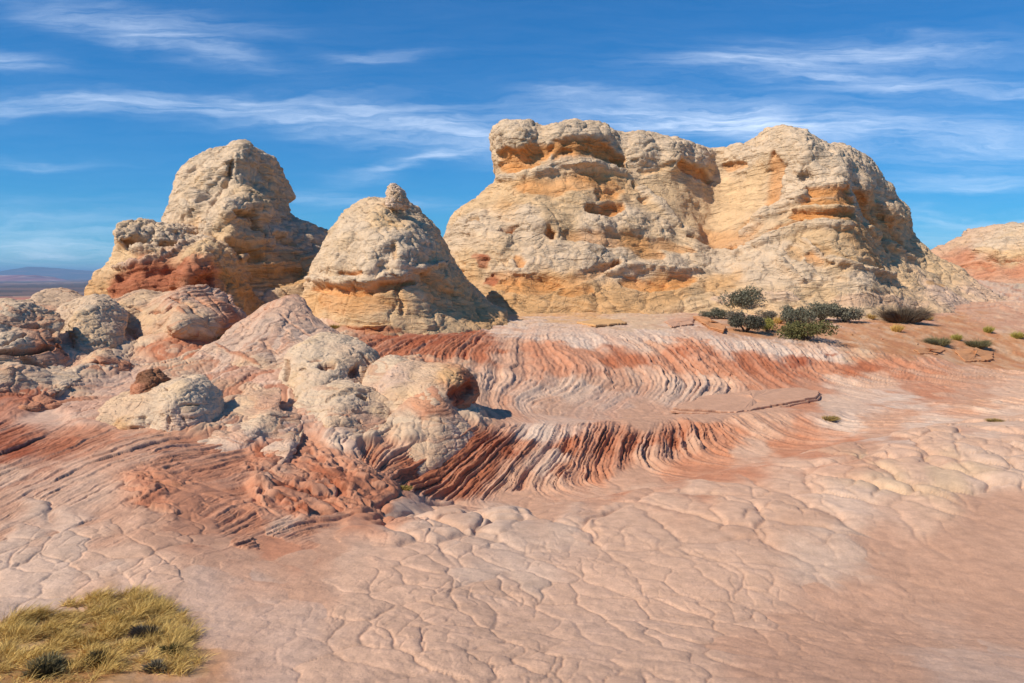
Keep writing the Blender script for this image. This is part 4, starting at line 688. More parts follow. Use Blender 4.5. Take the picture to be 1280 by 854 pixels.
# what the ground is made of, read off the photo: (u, v, colour, texture)  P polygons, S lower laminae, U upper laminae, W fine left laminae, L lumps, F smooth, D soil
CT = [(40, 845, 'ochre', 'D'), (120, 820, 'ochre', 'D'), (200, 800, 'ochre', 'D'), (130, 770, 'ochre', 'D'), (215, 845, 'soil', 'D'), (40, 805, 'ochre', 'D'),
 (20, 700, 'pale', 'P'), (60, 735, 'pale', 'P'), (20, 765, 'pale', 'P'), (105, 690, 'pale', 'P'), (75, 665, 'pale', 'P'), (110, 740, 'pink', 'P'), (150, 690, 'pink', 'P'), (190, 660, 'rose', 'P'), (200, 720, 'pink', 'P'), (160, 735, 'lav', 'F'),
 (270, 760, 'lav', 'F'), (300, 840, 'lav', 'p'), (350, 790, 'lav', 'p'), (420, 840, 'pink', 'P'), (300, 710, 'rose', 'F'), (380, 720, 'rose', 'F'), (340, 690, 'salmon', 'F'), (440, 700, 'pink', 'F'), (450, 760, 'pink', 'P'), (400, 680, 'rose', 'F'),
 (520, 700, 'pink', 'P'), (560, 760, 'pink', 'P'), (540, 830, 'pink', 'P'), (640, 700, 'pale', 'P'), (680, 780, 'pink', 'P'), (660, 845, 'pink', 'P'), (620, 660, 'pale', 'B'), (560, 650, 'pink', 'B'), (500, 650, 'pale', 'B'), (470, 640, 'salmon', 'B'), (540, 665, 'pale', 'B'), (430, 655, 'salmon', 'B'),
 (720, 660, 'pale', 'P'), (740, 720, 'pink', 'P'), (790, 790, 'pink', 'P'), (800, 660, 'pink', 'P'), (800, 625, 'pink', 'p'), (760, 640, 'pink', 'B'), (840, 700, 'pink', 'P'), (820, 845, 'pink', 'P'), (900, 620, 'pink', 'P'), (900, 680, 'pink', 'P'), (930, 740, 'pink', 'P'), (960, 820, 'rose', 'p'),
 (1000, 600, 'pink', 'P'), (990, 660, 'pink', 'P'), (1030, 700, 'pale', 'P'), (1080, 640, 'pale', 'P'), (1090, 600, 'buff', 'B'), (1060, 760, 'rose', 'f'), (1120, 700, 'rose', 'p'), (1100, 830, 'rose', 'f'), (1200, 700, 'rose', 'f'), (1250, 760, 'rose', 'F'), (1220, 840, 'lav', 'F'),
 (1150, 570, 'pink', 'B'), (1180, 610, 'buff', 'B'), (1250, 590, 'pale', 'B'), (1200, 550, 'pink', 'B'), (1270, 545, 'pink', 'P'), (1150, 650, 'pink', 'p'), (1260, 640, 'rose', 'f'), (1080, 570, 'rose', 'P'), (970, 590, 'pink', 'p'),
 # left slope
 (20, 600, 'pink', 'W'), (20, 650, 'rose', 'w'), (100, 610, 'pink', 'w'), (180, 560, 'rose', 'W'), (240, 575, 'salmon', 'W'), (290, 600, 'salmon', 'W'), (200, 620, 'salmon', 'L'), (120, 650, 'rose', 'w'), (260, 640, 'salmon', 'P'), (70, 560, 'red', 'W'), (20, 570, 'deep', 'W'), (100, 545, 'salmon', 'W'), (100, 520, 'lav', 'm'), (60, 515, 'lav', 'F'),
 (310, 655, 'salmon', 'W'), (350, 645, 'pink', 'W'), (380, 655, 'salmon', 'W'), (330, 560, 'red', 'L'), (380, 575, 'salmon', 'L'), (430, 590, 'salmon', 'L'), (320, 600, 'salmon', 'L'), (360, 620, 'red', 'L'), (420, 625, 'salmon', 'L'), (400, 600, 'red', 'L'), (450, 620, 'salmon', 'L'), (340, 590, 'rose', 'L'), (290, 560, 'salmon', 'W'),
 (300, 530, 'buff', 'M'), (340, 520, 'buff', 'M'), (300, 500, 'buff', 'M'), (220, 470, 'buff', 'M'), (150, 485, 'lav', 'm'), (90, 480, 'buff', 'M'), (200, 450, 'red', 'M'), (240, 440, 'red', 'M'), (120, 470, 'rose', 'M'), (280, 480, 'pale', 'M'), (330, 490, 'lav', 'M'), (30, 495, 'deep', 'M'), (480, 500, 'buff', 'M'), (440, 480, 'grey', 'M'), (540, 500, 'buff', 'M'), (580, 520, 'buff', 'M'), (350, 400, 'pale', 'M'), (400, 440, 'buff', 'M'), (250, 380, 'pale', 'M'), (350, 385, 'tan', 'w'),
 (460, 545, 'buff', 'M'), (430, 560, 'pale', 'M'), (500, 545, 'buff', 'M'), (370, 545, 'pale', 'M'), (310, 545, 'pale', 'M'), (270, 530, 'buff', 'M'), (120, 445, 'buff', 'M'), (180, 440, 'buff', 'M'), (330, 440, 'pale', 'M'), (400, 470, 'buff', 'M'), (60, 470, 'grey', 'M'), (140, 400, 'grey', 'M'), (230, 410, 'buff', 'M'), (520, 465, 'buff', 'M'), (560, 470, 'buff', 'M'),
 # lower cliff
 (470, 570, 'salmon', 'S'), (500, 560, 'rose', 'S'), (520, 590, 'red', 'S'), (560, 570, 'red', 'S'), (560, 610, 'red', 'S'), (600, 560, 'deep', 'S'), (600, 600, 'red', 'S'), (640, 560, 'deep', 'S'), (640, 600, 'rose', 'S'), (660, 555, 'salmon', 'S'), (690, 545, 'snow', 's'), (684, 575, 'pale', 's'), (672, 600, 'rose', 's'), (715, 560, 'red', 'S'), (720, 590, 'salmon', 'S'),
 (750, 555, 'red', 'S'), (745, 590, 'salmon', 'S'), (775, 560, 'salmon', 'S'), (800, 555, 'red', 'S'), (820, 570, 'rose', 'S'), (850, 550, 'red', 'S'), (870, 560, 'rose', 'S'), (900, 545, 'salmon', 'S'), (940, 540, 'pink', 'S'), (960, 530, 'rose', 's'), (1000, 540, 'salmon', 's'), (900, 575, 'salmon', 's'), (980, 565, 'salmon', 's'), (1060, 555, 'salmon', 's'), (660, 625, 'rose', 'f'), (740, 615, 'rose', 's'), (800, 600, 'rose', 'f'), (860, 585, 'salmon', 's'), (940, 560, 'pink', 'f'),
 (1100, 540, 'rose', 's'), (1060, 530, 'snow', 's'), (1160, 530, 'snow', 's'), (1250, 515, 'pale', 's'), (1120, 520, 'rose', 's'), (1220, 500, 'rose', 's'), (1120, 505, 'snow', 'f'), (1160, 490, 'salmon', 's'), (1270, 490, 'pink', 's'), (1050, 510, 'pale', 'f'),
 (700, 525, 'lav', 'f'), (800, 522, 'rose', 'f'), (900, 515, 'rose', 'f'), (960, 505, 'rose', 'f'), (1010, 500, 'salmon', 'f'),
 # upper cliff and bench
 (480, 440, 'red', 'U'), (520, 425, 'deep', 'U'), (560, 420, 'deep', 'U'), (590, 410, 'red', 'U'), (540, 445, 'red', 'U'), (600, 440, 'red', 'U'), (570, 402, 'grey', 'u'), (620, 405, 'snow', 'u'), (660, 410, 'snow', 'u'), (700, 408, 'pale', 'u'), (640, 428, 'rose', 'u'), (680, 435, 'salmon', 'u'), (640, 450, 'rose', 'u'), (720, 445, 'salmon', 'u'), (700, 465, 'salmon', 'u'),
 (620, 480, 'pink', 'U'), (660, 495, 'pale', 'U'), (720, 490, 'pale', 'U'), (760, 480, 'rose', 'U'), (620, 510, 'rose', 'U'), (700, 512, 'rose', 'U'), (770, 505, 'lav', 'U'), (780, 450, 'red', 'U'), (830, 450, 'salmon', 'U'), (850, 440, 'red', 'U'), (820, 475, 'pink', 'U'), (860, 490, 'pale', 'U'), (900, 465, 'salmon', 'U'), (900, 490, 'pink', 'U'), (930, 455, 'red', 'U'), (950, 480, 'salmon', 'U'), (970, 455, 'red', 'U'),
 (1000, 465, 'red', 'U'), (1010, 450, 'deep', 'U'), (1040, 460, 'salmon', 'U'), (1080, 460, 'red', 'U'), (1060, 485, 'pale', 'U'), (1110, 475, 'pink', 'U'), (1130, 460, 'salmon', 'U'), (1180, 465, 'salmon', 'U'), (1240, 470, 'rose', 'U'), (1180, 482, 'rose', 'U'), (950, 495, 'rose', 'f'), (830, 432, 'rose', 'U'), (860, 430, 'salmon', 'U'),
 (760, 415, 'pale', 'u'), (820, 420, 'snow', 'u'), (880, 425, 'snow', 'U'), (920, 432, 'snow', 'U'), (980, 436, 'snow', 'U'), (1030, 445, 'snow', 'U'), (740, 422, 'snow', 'u'), (1020, 436, 'pale', 'U'), (1060, 440, 'buff', 'U'), (860, 412, 'pale', 'u'),
 # terrace
 (800, 405, 'buff', 'D'), (880, 402, 'rose', 'D'), (940, 410, 'soil', 'D'), (1000, 412, 'soil', 'D'), (1060, 422, 'soil', 'D'), (1100, 405, 'soil', 'D'), (1120, 435, 'soil', 'D'), (1160, 410, 'soil', 'D'), (1200, 440, 'soil', 'D'), (1250, 430, 'soil', 'D'), (1270, 400, 'rose', 'D'), (1200, 395, 'soil', 'D'), (1270, 450, 'soil', 'D'), (980, 395, 'soil', 'D'),
 (640, 392, 'tan', 'T'), (720, 392, 'tan', 'T'), (800, 390, 'buff', 'T'), (900, 388, 'buff', 'D'), (1000, 380, 'pale', 'T'), (1100, 378, 'pink', 'T'), (1180, 378, 'pink', 'T'), (1100, 390, 'pink', 'T'), (1160, 394, 'rose', 'T'), (1030, 390, 'pale', 'T'), (960, 386, 'pale', 'T'), (1210, 388, 'rose', 'T'), (1230, 360, 'pale', 'M'), (1270, 370, 'pale', 'M'), (1230, 380, 'rose', 'T'), (1270, 355, 'grey', 'p')]
TEX = {'P': dict(P=1), 'p': dict(P=.45), 'B': dict(P=1, B=1), 'S': dict(S=1), 's': dict(S=.6), 'U': dict(U=1), 'u': dict(U=.65), 'T': dict(T=1), 'W': dict(W=1), 'w': dict(W=.4), 'L': dict(L=1), 'M': dict(M=1), 'm': dict(M=.55, W=.25), 'F': {}, 'f': dict(P=.3), 'D': dict(D=1)}
chan = 'PBSUWLMDT'
g3 = (gx, gy, gz)
wn1 = fbm(g3, .55, 4, seed=3); wn2 = fbm(g3, .55, 4, seed=11)
# --- polygons: cracked pillows, bigger away from the camera
wx = gx + .35 * fbm(g3, .9, 3, seed=5) + .02 * fbm(g3, 4, 2, seed=6); wy = gy + .35 * fbm(g3, .9, 3, seed=8) + .02 * fbm(g3, 4, 2, seed=9)
disp = np.zeros(len(kf), np.float32)
def pillows(size, jit, salt, rot, ratio=.72):
    c, s = math.cos(rot), math.sin(rot)
    return voro2((wx * c + wy * s) / size, (-wx * s + wy * c) / (size / ratio), jit, salt)
act1 = sstep(-.5, .2, noise2(gx * .45, gy * .45, .7) + .35)          # cracks die out here and there
act2 = sstep(-.15, .25, noise2(gx * .7 + 9, gy * .7, 3.7) + .12)
act3 = sstep(.0, .3, noise2(gx * .9 + 5, gy * .9, 9.7))
fard = sstep(11.5, 15.0, gy + 1.5 * noise2(gx * .4, gy * .4, 4.4))
def plates(z1, z2, z3, k, salt, jw=.028):
    f1, f2, c1 = pillows(z1, .95, 3 + salt, .35); e1 = f2 - f1
    f1, f2, c2 = pillows(z2, .95, 60 + salt, -.3); e2 = f2 - f1
    f1, f2, c3 = pillows(z3, .9, 120 + salt, .2); e3 = f2 - f1
    j1 = np.exp(-(e1 / (jw / z1 + .012)) ** 2) * act1; j2 = np.exp(-(e2 / (jw * .8 / z2 + .012)) ** 2) * act2; j3 = np.exp(-(e3 / .08) ** 2) * act3
    pil = k * (.070 * (1 - np.exp(-e1 * 4.5)) + .028 * (1 - np.exp(-e2 * 5)) * act2 + .006 * (1 - np.exp(-e3 * 9)) * act3) - .034 * k * j1 - .022 * k * j2 - .007 * k * j3
    pil += k * ((RV[c1, 2] - .5) * .035 * sstep(0, .12, e1) + (RV[c2, 2] - .5) * .028 * sstep(0, .12, e2) * act2)
    ton = 1 + .10 * (RV[c1, 1] - .5) + .08 * (RV[c2, 1] - .5)
    return pil, np.maximum(j1, j2 * .8), ton, RV[c1, 0] - .5, RV[c1, 3] - .5
pa, ja, ta, ua, va = plates(.58, .30, .14, .40, 0, .020); pb, jb, tb, ub, vb_ = plates(1.5, .70, .32, 1.3, 30, .08)
pil = pa * (1 - fard) + pb * fard; joint = ja * (1 - fard) + jb * fard; ptone = ta * (1 - fard) + tb * fard
nf = sstep(10, 20, gy)
pu = gu + wn1 * 55 + (ua * (1 - fard) + ub * fard) * 70 * (kf < 4); pv = gv + wn2 * 22 + (va * (1 - fard) + vb_ * fard) * 40 * (kf < 4)
GC = np.zeros((len(kf), 3), np.float32); TW = {c: np.zeros(len(kf), np.float32) for c in chan}; wsum = np.zeros(len(kf), np.float32)
for (u, v, c, t) in CT:
    sc = 1.0 if v > 560 else (1.6 if v > 480 else 2.3)      # far ground is foreshortened
    w = 1.0 / (((pu - u) ** 2 + ((pv - v) * sc * 1.15) ** 2) + 30) ** 2.2
    wsum += w; GC += w[:, None] * PAL[c].astype(np.float32)
    for ch, x in TEX[t].items(): TW[ch] += w * x
GC /= wsum[:, None]
for ch in chan: TW[ch] /= wsum
Pw = TW['P'] * (1 - sstep(10.6, 11.6, kf)); Bw = TW['B']
near = 1 - sstep(10.6, 11.6, kf)
nearP = np.clip(near, 0, 1)
log('ground paint')
disp += Pw * pil * (.75 + .6 * Bw)
disp += nearP * (1 - TW['D']) * (.05 * fbm(g3, .5, 3, seed=21) + .022 * fbm(g3, 2.3, 4, seed=22) + (.012 * (1 - sstep(9, 15, gy))) * fbm(g3, 9, 4, seed=23))
# --- lower cliff laminae
stepn = fbm(g3, .8, 3, seed=31)
def laminae(s, fq, amp, seed, col=True, lf=.9):
    s = s + .30 * fbm(g3, .35, 3, seed=seed) + .10 * fbm(g3, 1.6, 4, g=.6, seed=seed + 1)
    wob = 1 + .35 * noise2(s * .5, s * 0 + 3.3, seed + 7)
    b1 = beds(s * fq, 5 + int(seed)); b2 = beds(s * fq * 2.7 + .6 * noise2(s * 2, glnY * 9, seed), 40); b0 = noise2(s * fq * .30, gz * .35 + glnY * 2.2, seed)
    nl = noise3(s * fq * 1.1, gz * 2.4 + gy * .9, gx * .25 + seed); brk = .25 + .95 * sstep(-.25, .28, nl)       # lips chipped along their length
    nl2 = noise3(s * fq * 3, gz * 5 + gy * 2.2, gx * .6 + seed)
    d = amp * wob * (b0 * lf + .70 * b1 * brk + .30 * b2 * (.5 + .9 * sstep(-.2, .3, nl2)) + .22 * fbm(g3, 2.6, 4, g=.6, seed=seed + 5))
    h1, t1, j1 = layers(s * fq, 5 + int(seed)); h2, t2, j2 = layers(s * fq * 2.7, 40); h3, _, _ = layers(s * fq * .37, 77)
    return d, h1, h2, h3, s
def lay_color(w, h1, h2, h3, k=1.0):
    """pale and red beds alternate"""
    global GC
    t = (h3 - .5) * .7 + (h1 - .5) * .75 + (h2 - .5) * .6
    pale = np.clip(t, 0, 1) * w * 1.0 * k; dark = np.clip(-t, 0, 1) * w * .95 * k
    GC = GC + pale[:, None] * (PAL['pale'].astype(np.float32) - GC) + dark[:, None] * (PAL['red'].astype(np.float32) - GC)
Sw = TW['S'] * nearP; Uw = TW['U'] * nearP; Ww = TW['W'] * nearP; Lw = TW['L'] * nearP; Dw = TW['D'] * nearP
footfade = sstep(4.35, 5.2, kf) * (1 - .75 * sstep(6.0, 6.35, kf))
d, h1, h2, h3, s_ = laminae(lowS, 8.5, .185, 1)
disp += Sw * (.15 + .85 * footfade) * d; lay_color(Sw * .6, h1, h2, h3)
ufade = .35 + .65 * sstep(7.15, 7.6, kf) * (1 - .8 * sstep(8.0, 8.25, kf))
d, h1, h2, h3, s_ = laminae(uppS, 7.0, .20, 2)
disp += Uw * ufade * d; lay_color(Uw * .5, h1, h2, h3)
Tw = TW['T'] * (1 - sstep(11, 11.5, kf))
d, h1, h2, h3, s_ = laminae(terS, 2.6, .16, 4, lf=.4)
disp += Tw * d; lay_color(Tw * .6, h1, h2, h3)
d, h1, h2, h3, s_ = laminae(wavS, 5.0, .10, 3, lf=.5)
disp += Ww * d; lay_color(Ww * .55, h1, h2, h3)
# --- contorted red rock
m = Lw > .02
q = tuple(a[m] + .35 * fbm((gx[m], gy[m], gz[m]), 1.1, 3, seed=41 + i) for i, a in enumerate(g3))
f1, f2, c = voro3(q[0] * 1.1, q[1] * .9, q[2] * 2.4); e = f2 - f1
sq = q[2] * 1.0 + .35 * q[0] + .30 * q[1] + .5 * fbm(q, .7, 3, seed=47)
rid = np.abs(fbm(q, 1.3, 4, g=.55, seed=43)) * 2
disp[m] += .8 * Lw[m] * (.07 * np.maximum(0, 1 - f1 ** 2 * 1.4) + .05 * (1 - np.exp(-e * 5)) - .025 * np.exp(-(e / .06) ** 2) + .15 * rid + .09 * beds(sq * 5, 17) + .045 * beds(sq * 14, 90) + .16 * fbm(q, .6, 2, seed=44))
h1, _, _ = layers(sq * 5, 17); h2, _, _ = layers(sq * 14, 90); tq = (Lw[m] * np.clip((h1 - .5) * .8 + (h2 - .5) * .5, -.5, .5))[:, None]
GC[m] = GC[m] + np.where(tq > 0, tq * (PAL['pink'] - GC[m]), -tq * (PAL['deep'] - GC[m])) * 1.1
# --- hummocks of pale banded bedrock
Mw = TW['M'] * nearP
m = Mw > .02
q = tuple(a[m] + .5 * fbm((gx[m], gy[m], gz[m]), .5, 2, seed=81 + i) for i, a in enumerate(g3))
fa, f2, c1 = voro2(q[0] / 2.5, q[1] / 3.2, .9, 5); e = f2 - fa; fb, f2, c2 = voro2(q[0] * .95, q[1] * .75, .9, 90); eb = f2 - fb
fc, f2, c3 = voro2(q[0] * 2.6, q[1] * 2.0, .9, 140); ec = f2 - fc
sq = q[2] * 1.0 + .45 * q[0] - .25 * q[1] + .6 * fbm(q, .35, 3, seed=87)
vq = tuple(a[m] + .12 * fbm((gx[m], gy[m], gz[m]), 2.0, 3, seed=181 + i) for i, a in enumerate(g3)); v1, v2, vc = voro3(vq[0] * 2.3, vq[1] * 1.5, vq[2] * 3.0); ev = v2 - v1
pn = noise3(q[0] * 1.6, q[1] * 1.2, q[2] * 5.0); pit = sstep(.34, .6, pn) * sstep(-.1, .2, fbm(q, .5, 2, seed=188))
disp[m] += Mw[m] * (.26 * np.maximum(0, 1 - fa ** 2 * 1.15) + .09 * np.maximum(0, 1 - fb ** 2 * 1.3) - .035 * np.exp(-(eb / .04) ** 2) + .02 * (1 - np.exp(-ev * 5)) - .03 * np.exp(-(ev / .07) ** 2) + .06 * beds(sq * 4.5, 21) + .035 * beds(sq * 13, 50) + .14 * fbm(q, .45, 2, seed=84) - .09 * pit)
h1, _, _ = layers(sq * 4.5, 21); h2, _, _ = layers(sq * 13, 50); h3, _, _ = layers(sq * 1.1, 66)
tq = (Mw[m] * np.clip((h1 - .5) * .5 + (h2 - .5) * .5 + (h3 - .5) * .6, -.55, .55))[:, None]
GC[m] = GC[m] + np.where(tq > 0, tq * (PAL['white'] - GC[m]), -tq * (PAL['red'] - GC[m])) * 1.35
# --- terrace soil: low hummocks, small ledges
dm = np.clip(fbm((gx, gy * .5, gz), 1.1, 5, g=.6, seed=53) * 2.2, -.6, .6) * Dw
GC = GC + np.where((dm > 0)[:, None], dm[:, None] * (PAL['buff'].astype(np.float32) - GC), -dm[:, None] * (PAL['deep'].astype(np.float32) - GC) * .5)
disp += Dw * (.05 * fbm(g3, .7, 4, seed=51) + .02 * fbm(g3, 4, 3, seed=52))
far_t = sstep(8.05, 8.4, kf) * (1 - sstep(10.6, 11.2, kf))
terr = noise2(gx * .08, gy * .22, 6.6) * 3 + noise2(gx * .5, gy * 1.1, 2.2) * .8
tl = np.floor(terr * 2.2); tf = terr * 2.2 - tl
disp += far_t * .14 * (tl / 2.2 + sstep(.86, 1.0, tf) / 2.2 - terr * .72)
# broad swells far off
out_m = sstep(10.2, 11.5, kf)
disp += out_m * (.5 * noise2(gx * .03, gy * .03, 1.1)) + sstep(12.2, 13, kf) * (14 * fbm((gx, gy, gz), .0008, 4, seed=61) + 3 * fbm((gx, gy, gz), .006, 3, seed=62))
# ledge slab edge between bench and lower cliff, far plain colour
farc = sstep(11.9, 12.8, kf)
pl = noise2(gx * .0011, gy * .0009, .5) + .5 * noise2(gx * .004, gy * .003, 1.5)
pc = np.where((pl > .05)[:, None], srgb(126, 104, 92, K), srgb(92, 84, 76, K)); pc = np.where((gy < 2300)[:, None], srgb(196, 130, 104, K), pc)
pc = np.where(((pl > .38) & (gy > 2300))[:, None], srgb(160, 140, 120, K), pc)
GC = GC * (1 - farc[:, None]) + pc * farc[:, None]
# mottled tone and mineral streaks that belong to the rock
GC = GC * (1 + .10 * fbm(g3, .35, 4, seed=71) + .07 * fbm(g3, 2.2, 4, seed=72))[:, None]
stn = sstep(.12, .5, fbm(g3, .5, 4, seed=73)) * .35 * nearP * (1 - np.clip(Sw + Uw, 0, 1)); GC = GC + stn[:, None] * (PAL['rose'].astype(np.float32) - GC)
stn = sstep(.12, .5, fbm(g3, .6, 4, seed=75)) * .45 * Pw; GC = GC + stn[:, None] * (PAL['lav'].astype(np.float32) - GC)
GC *= (1 + Pw * (ptone - 1))[:, None]; GC = GC + (Pw * joint * .12)[:, None] * (PAL['umber'].astype(np.float32) - GC)    # grit lodged in the joints
log('ground detail')
bn = vnormals(base, GQ); bn[:, 2] = np.abs(bn[:, 2])
GP = base + bn * disp[:, None]
me = make_mesh('ground', GP, GQ, GC)
ground = link('ground', me, M_ground, loc=(0, 0, EZ)); tag(ground, kind='structure')
log('ground done')
# ------------------------------------------------------------------ far hills
def ridge(name, Y, depthY, prof, col, seed, loc_x):
    nx, ny = 420, 26; us = np.linspace(-420, 420, nx); V = np.zeros((nx, ny, 3)); C_ = np.zeros((nx, ny, 3))
    pu_, pz_ = zip(*prof)
    for j in range(ny):
        t = j / (ny - 1); y = Y + depthY * (t - .35); x = (us - CU) / F * Y
        hgt = np.interp(us, pu_, [(HOR - v) / F * Y for v in pz_])
        n = fbm((x * 1, np.full(nx, y), x * 0), 9.0 / depthY, 4, seed=seed) * 1.2; prof_t = np.clip(1 - abs(t - .45) / .45, 0, 1) ** .55
        top = hgt * (1 + .06 * noise2(x * 40.0 / Y, x * 0 + seed)); V[:, j] = np.stack([x, np.full(nx, y) + n * depthY * .06, -118 + (top + 118) * np.clip(prof_t + n * .22 * (1 - prof_t) , 0, 1)], 1)
        w = sstep(.1, .35, fbm((x, np.full(nx, y * 1.0), V[:, j, 2] * 14), 30.0 / Y, 4, seed=seed + 3))
        C_[:, j] = np.array(col[0]) * (1 - w[:, None]) + np.array(col[1]) * w[:, None]
    i = np.arange(nx * ny).reshape(nx, ny); Q = np.stack([i[:-1, :-1], i[1:, :-1], i[1:, 1:], i[:-1, 1:]], -1).reshape(-1, 4)
    o = link(name, make_mesh(name, V.reshape(-1, 3), Q, C_.reshape(-1, 3)), M_hill, loc=(0, 0, EZ)); tag(o, kind='structure')
M_hill = bpy.data.materials.new('far_hill'); M_hill.use_nodes = True
_t = M_hill.node_tree; _a = _t.nodes.new('ShaderNodeAttribute'); _a.attribute_name = 'strata'; _t.links.new(_a.outputs['Color'], _t.nodes['Principled BSDF'].inputs['Base Color']); _t.nodes['Principled BSDF'].inputs['Roughness'].default_value = 1
ridge('hills', 27000, 6000, [(-420, 344), (-100, 341), (0, 339), (18, 338.5), (27, 333.2), (44, 333.5), (62, 335), (92, 337.5), (125, 340), (160, 343), (220, 347), (420, 349)], (srgb(70, 84, 72, K), srgb(150, 130, 116, K)), 3, 0)
ridge('hills', 15000, 2500, [(-420, 352), (-60, 344), (8, 344), (20, 343.6), (28, 347), (30, 343.8), (37, 343.8), (44, 348), (60, 351), (420, 352)], (srgb(170, 110, 100, K), srgb(214, 190, 170, K)), 8, 0)

# ------------------------------------------------------------------ thin slabs of rock
def hit3(u, v, klo=.5, khi=11.3):
    i = ground_hit(u, v, klo, khi); return GP[i]
M_slab = rock_material('thin_bedded_sandstone', 26, .7, .03, .12)
def slab(label, pts, lift, th, col, lay=2):
    A = np.array([hit3(u, v) for u, v in pts]); n0 = len(A); B = []
    for i in range(n0):
        a, b = A[i], A[(i + 1) % n0]; m = max(2, int(np.linalg.norm(b - a) / .12))
        B += [a + (b - a) * k / m for k in range(m)]
    B = np.array(B); n = len(B); cen = B.mean(0)
    zfit = np.linalg.lstsq(np.c_[B[:, :2], np.ones(n)], B[:, 2], rcond=None)[0]
    B[:, 2] = np.c_[B[:, :2], np.ones(n)] @ zfit
    nz = fbm((B[:, 0] * 3, B[:, 1] * 3, B[:, 2] * 0), 1.0, 3, seed=len(label)) * .30
    out_ = B[:, :2] - cen[:2]; out_ /= np.linalg.norm(out_, axis=1)[:, None]
    rings = []; heads = [(-.55, .0), (-.30, .0)]
    for l in range(lay):
        z0 = -th * (1 - l / lay); z1 = -th * (1 - (l + 1) / lay); off = .07 * ((l * 7 + len(label)) % 3 - 1)
        heads += [(off - .03, z0 + .005), (off, z0 + .02), (off, z1 - .02), (off - .04, z1)]
    heads[0] = (-.5, -th - .25); heads[1] = (-.2, -th - .02); heads += [(-.35, .0), (-.9, .004)]
    for off, z in heads:
        R = B.copy(); R[:, :2] += out_ * (off + nz)[:, None]; R[:, 2] += z + lift + .03 * noise2(R[:, 0] * 2, R[:, 1] * 2); rings.append(R)
    k = len(rings); V = np.concatenate(rings + [np.array([[cen[0], cen[1], rings[-1][:, 2].mean()]])])
    Q = []
    for r in range(k - 1):
        for i in range(n): j = (i + 1) % n; Q.append([r * n + i, r * n + j, (r + 1) * n + j, (r + 1) * n + i])
    for i in range(n): j = (i + 1) % n; Q.append([(k - 1) * n + i, (k - 1) * n + j, k * n, k * n])
    bm_f = [q if q[2] != q[3] else q[:3] for q in Q]
    c0 = np.array([cen[0], cen[1], V[:, 2].min()])
    me = bpy.data.meshes.new('stone_slab'); me.from_pydata([tuple(p) for p in (V - c0)], [], bm_f); me.update()
    at = me.color_attributes.new('strata', 'FLOAT_COLOR', 'POINT'); c4 = np.ones((len(V), 4), np.float32)
    c4[:, :3] = PAL[col] * (1 + .18 * fbm((V[:, 0], V[:, 1], V[:, 2] * 9), 2.0, 3, seed=5))[:, None]; at.data.foreach_set('color', c4.ravel())
    o = link('stone_slab', me, M_slab, loc=tuple(c0 + np.array([0, 0, EZ]))); tag(o, label, 'stone slab', 'thin slabs of sandstone'); return o
slab('thin tan slab curling out at the foot of the beehive rock', [(436, 411), (480, 409), (512, 398), (545, 390), (572, 386), (568, 394), (535, 400), (512, 411), (470, 419)], .20, .12, 'tan')
slab('long flat pink shelf ending in a dark undercut lip between the two striped walls', [(840, 516), (880, 500), (940, 490), (1000, 486), (1026, 492), (1022, 500), (985, 507), (920, 515)], .14, .2, 'rose', 2)
slab('small flat slab left of the dark bushes on the terrace', [(832, 402), (846, 398), (868, 399), (866, 405), (840, 408)], .12, .16, 'rose')
slab('tilted slab leaning just left below the dark bushes', [(866, 398), (884, 399), (908, 411), (905, 417), (888, 412)], .2, .16, 'soil')
slab('long thin dark edged slab at the foot of the great butte', [(722, 402), (745, 399), (775, 400), (780, 404), (745, 407)], .14, .12, 'tan', 1)
slab('reddish slab on the rim at the far right of the striped wall', [(1142, 437), (1162, 434), (1182, 437), (1172, 442), (1150, 442)], .08, .14, 'soil')
slab('broken red slab on the rim nearest the right edge of the view', [(1196, 440), (1215, 435), (1242, 440), (1238, 450), (1208, 452)], .08, .16, 'soil')

# ------------------------------------------------------------------ plants
def leaf_material(name, c, var, rough=.8):
    m = bpy.data.materials.new(name); m.use_nodes = True; t = m.node_tree; b = t.nodes['Principled BSDF']; b.inputs['Roughness'].default_value = rough; b.inputs['Specular IOR Level'].default_value = .2
    a = t.nodes.new('ShaderNodeAttribute'); a.attribute_name = 'strata'
    nz = t.nodes.new('ShaderNodeTexNoise'); nz.inputs['Scale'].default_value = 9; co = t.nodes.new('ShaderNodeTexCoord'); t.links.new(co.outputs['Object'], nz.inputs['Vector'])
    mr = t.nodes.new('ShaderNodeMapRange'); mr.inputs[3].default_value = 1 - var; mr.inputs[4].default_value = 1 + var; t.links.new(nz.outputs['Fac'], mr.inputs[0])
    s = t.nodes.new('ShaderNodeVectorMath'); s.operation = 'SCALE'; t.links.new(a.outputs['Color'], s.inputs[0]); t.links.new(mr.outputs[0], s.inputs['Scale']); t.links.new(s.outputs[0], b.inputs['Base Color'])
    return m
M_leaf = leaf_material('desert_foliage', None, .35); M_stem = leaf_material('dry_stem', None, .2); M_straw = leaf_material('straw', None, .25)
prng = np.random.default_rng(21)
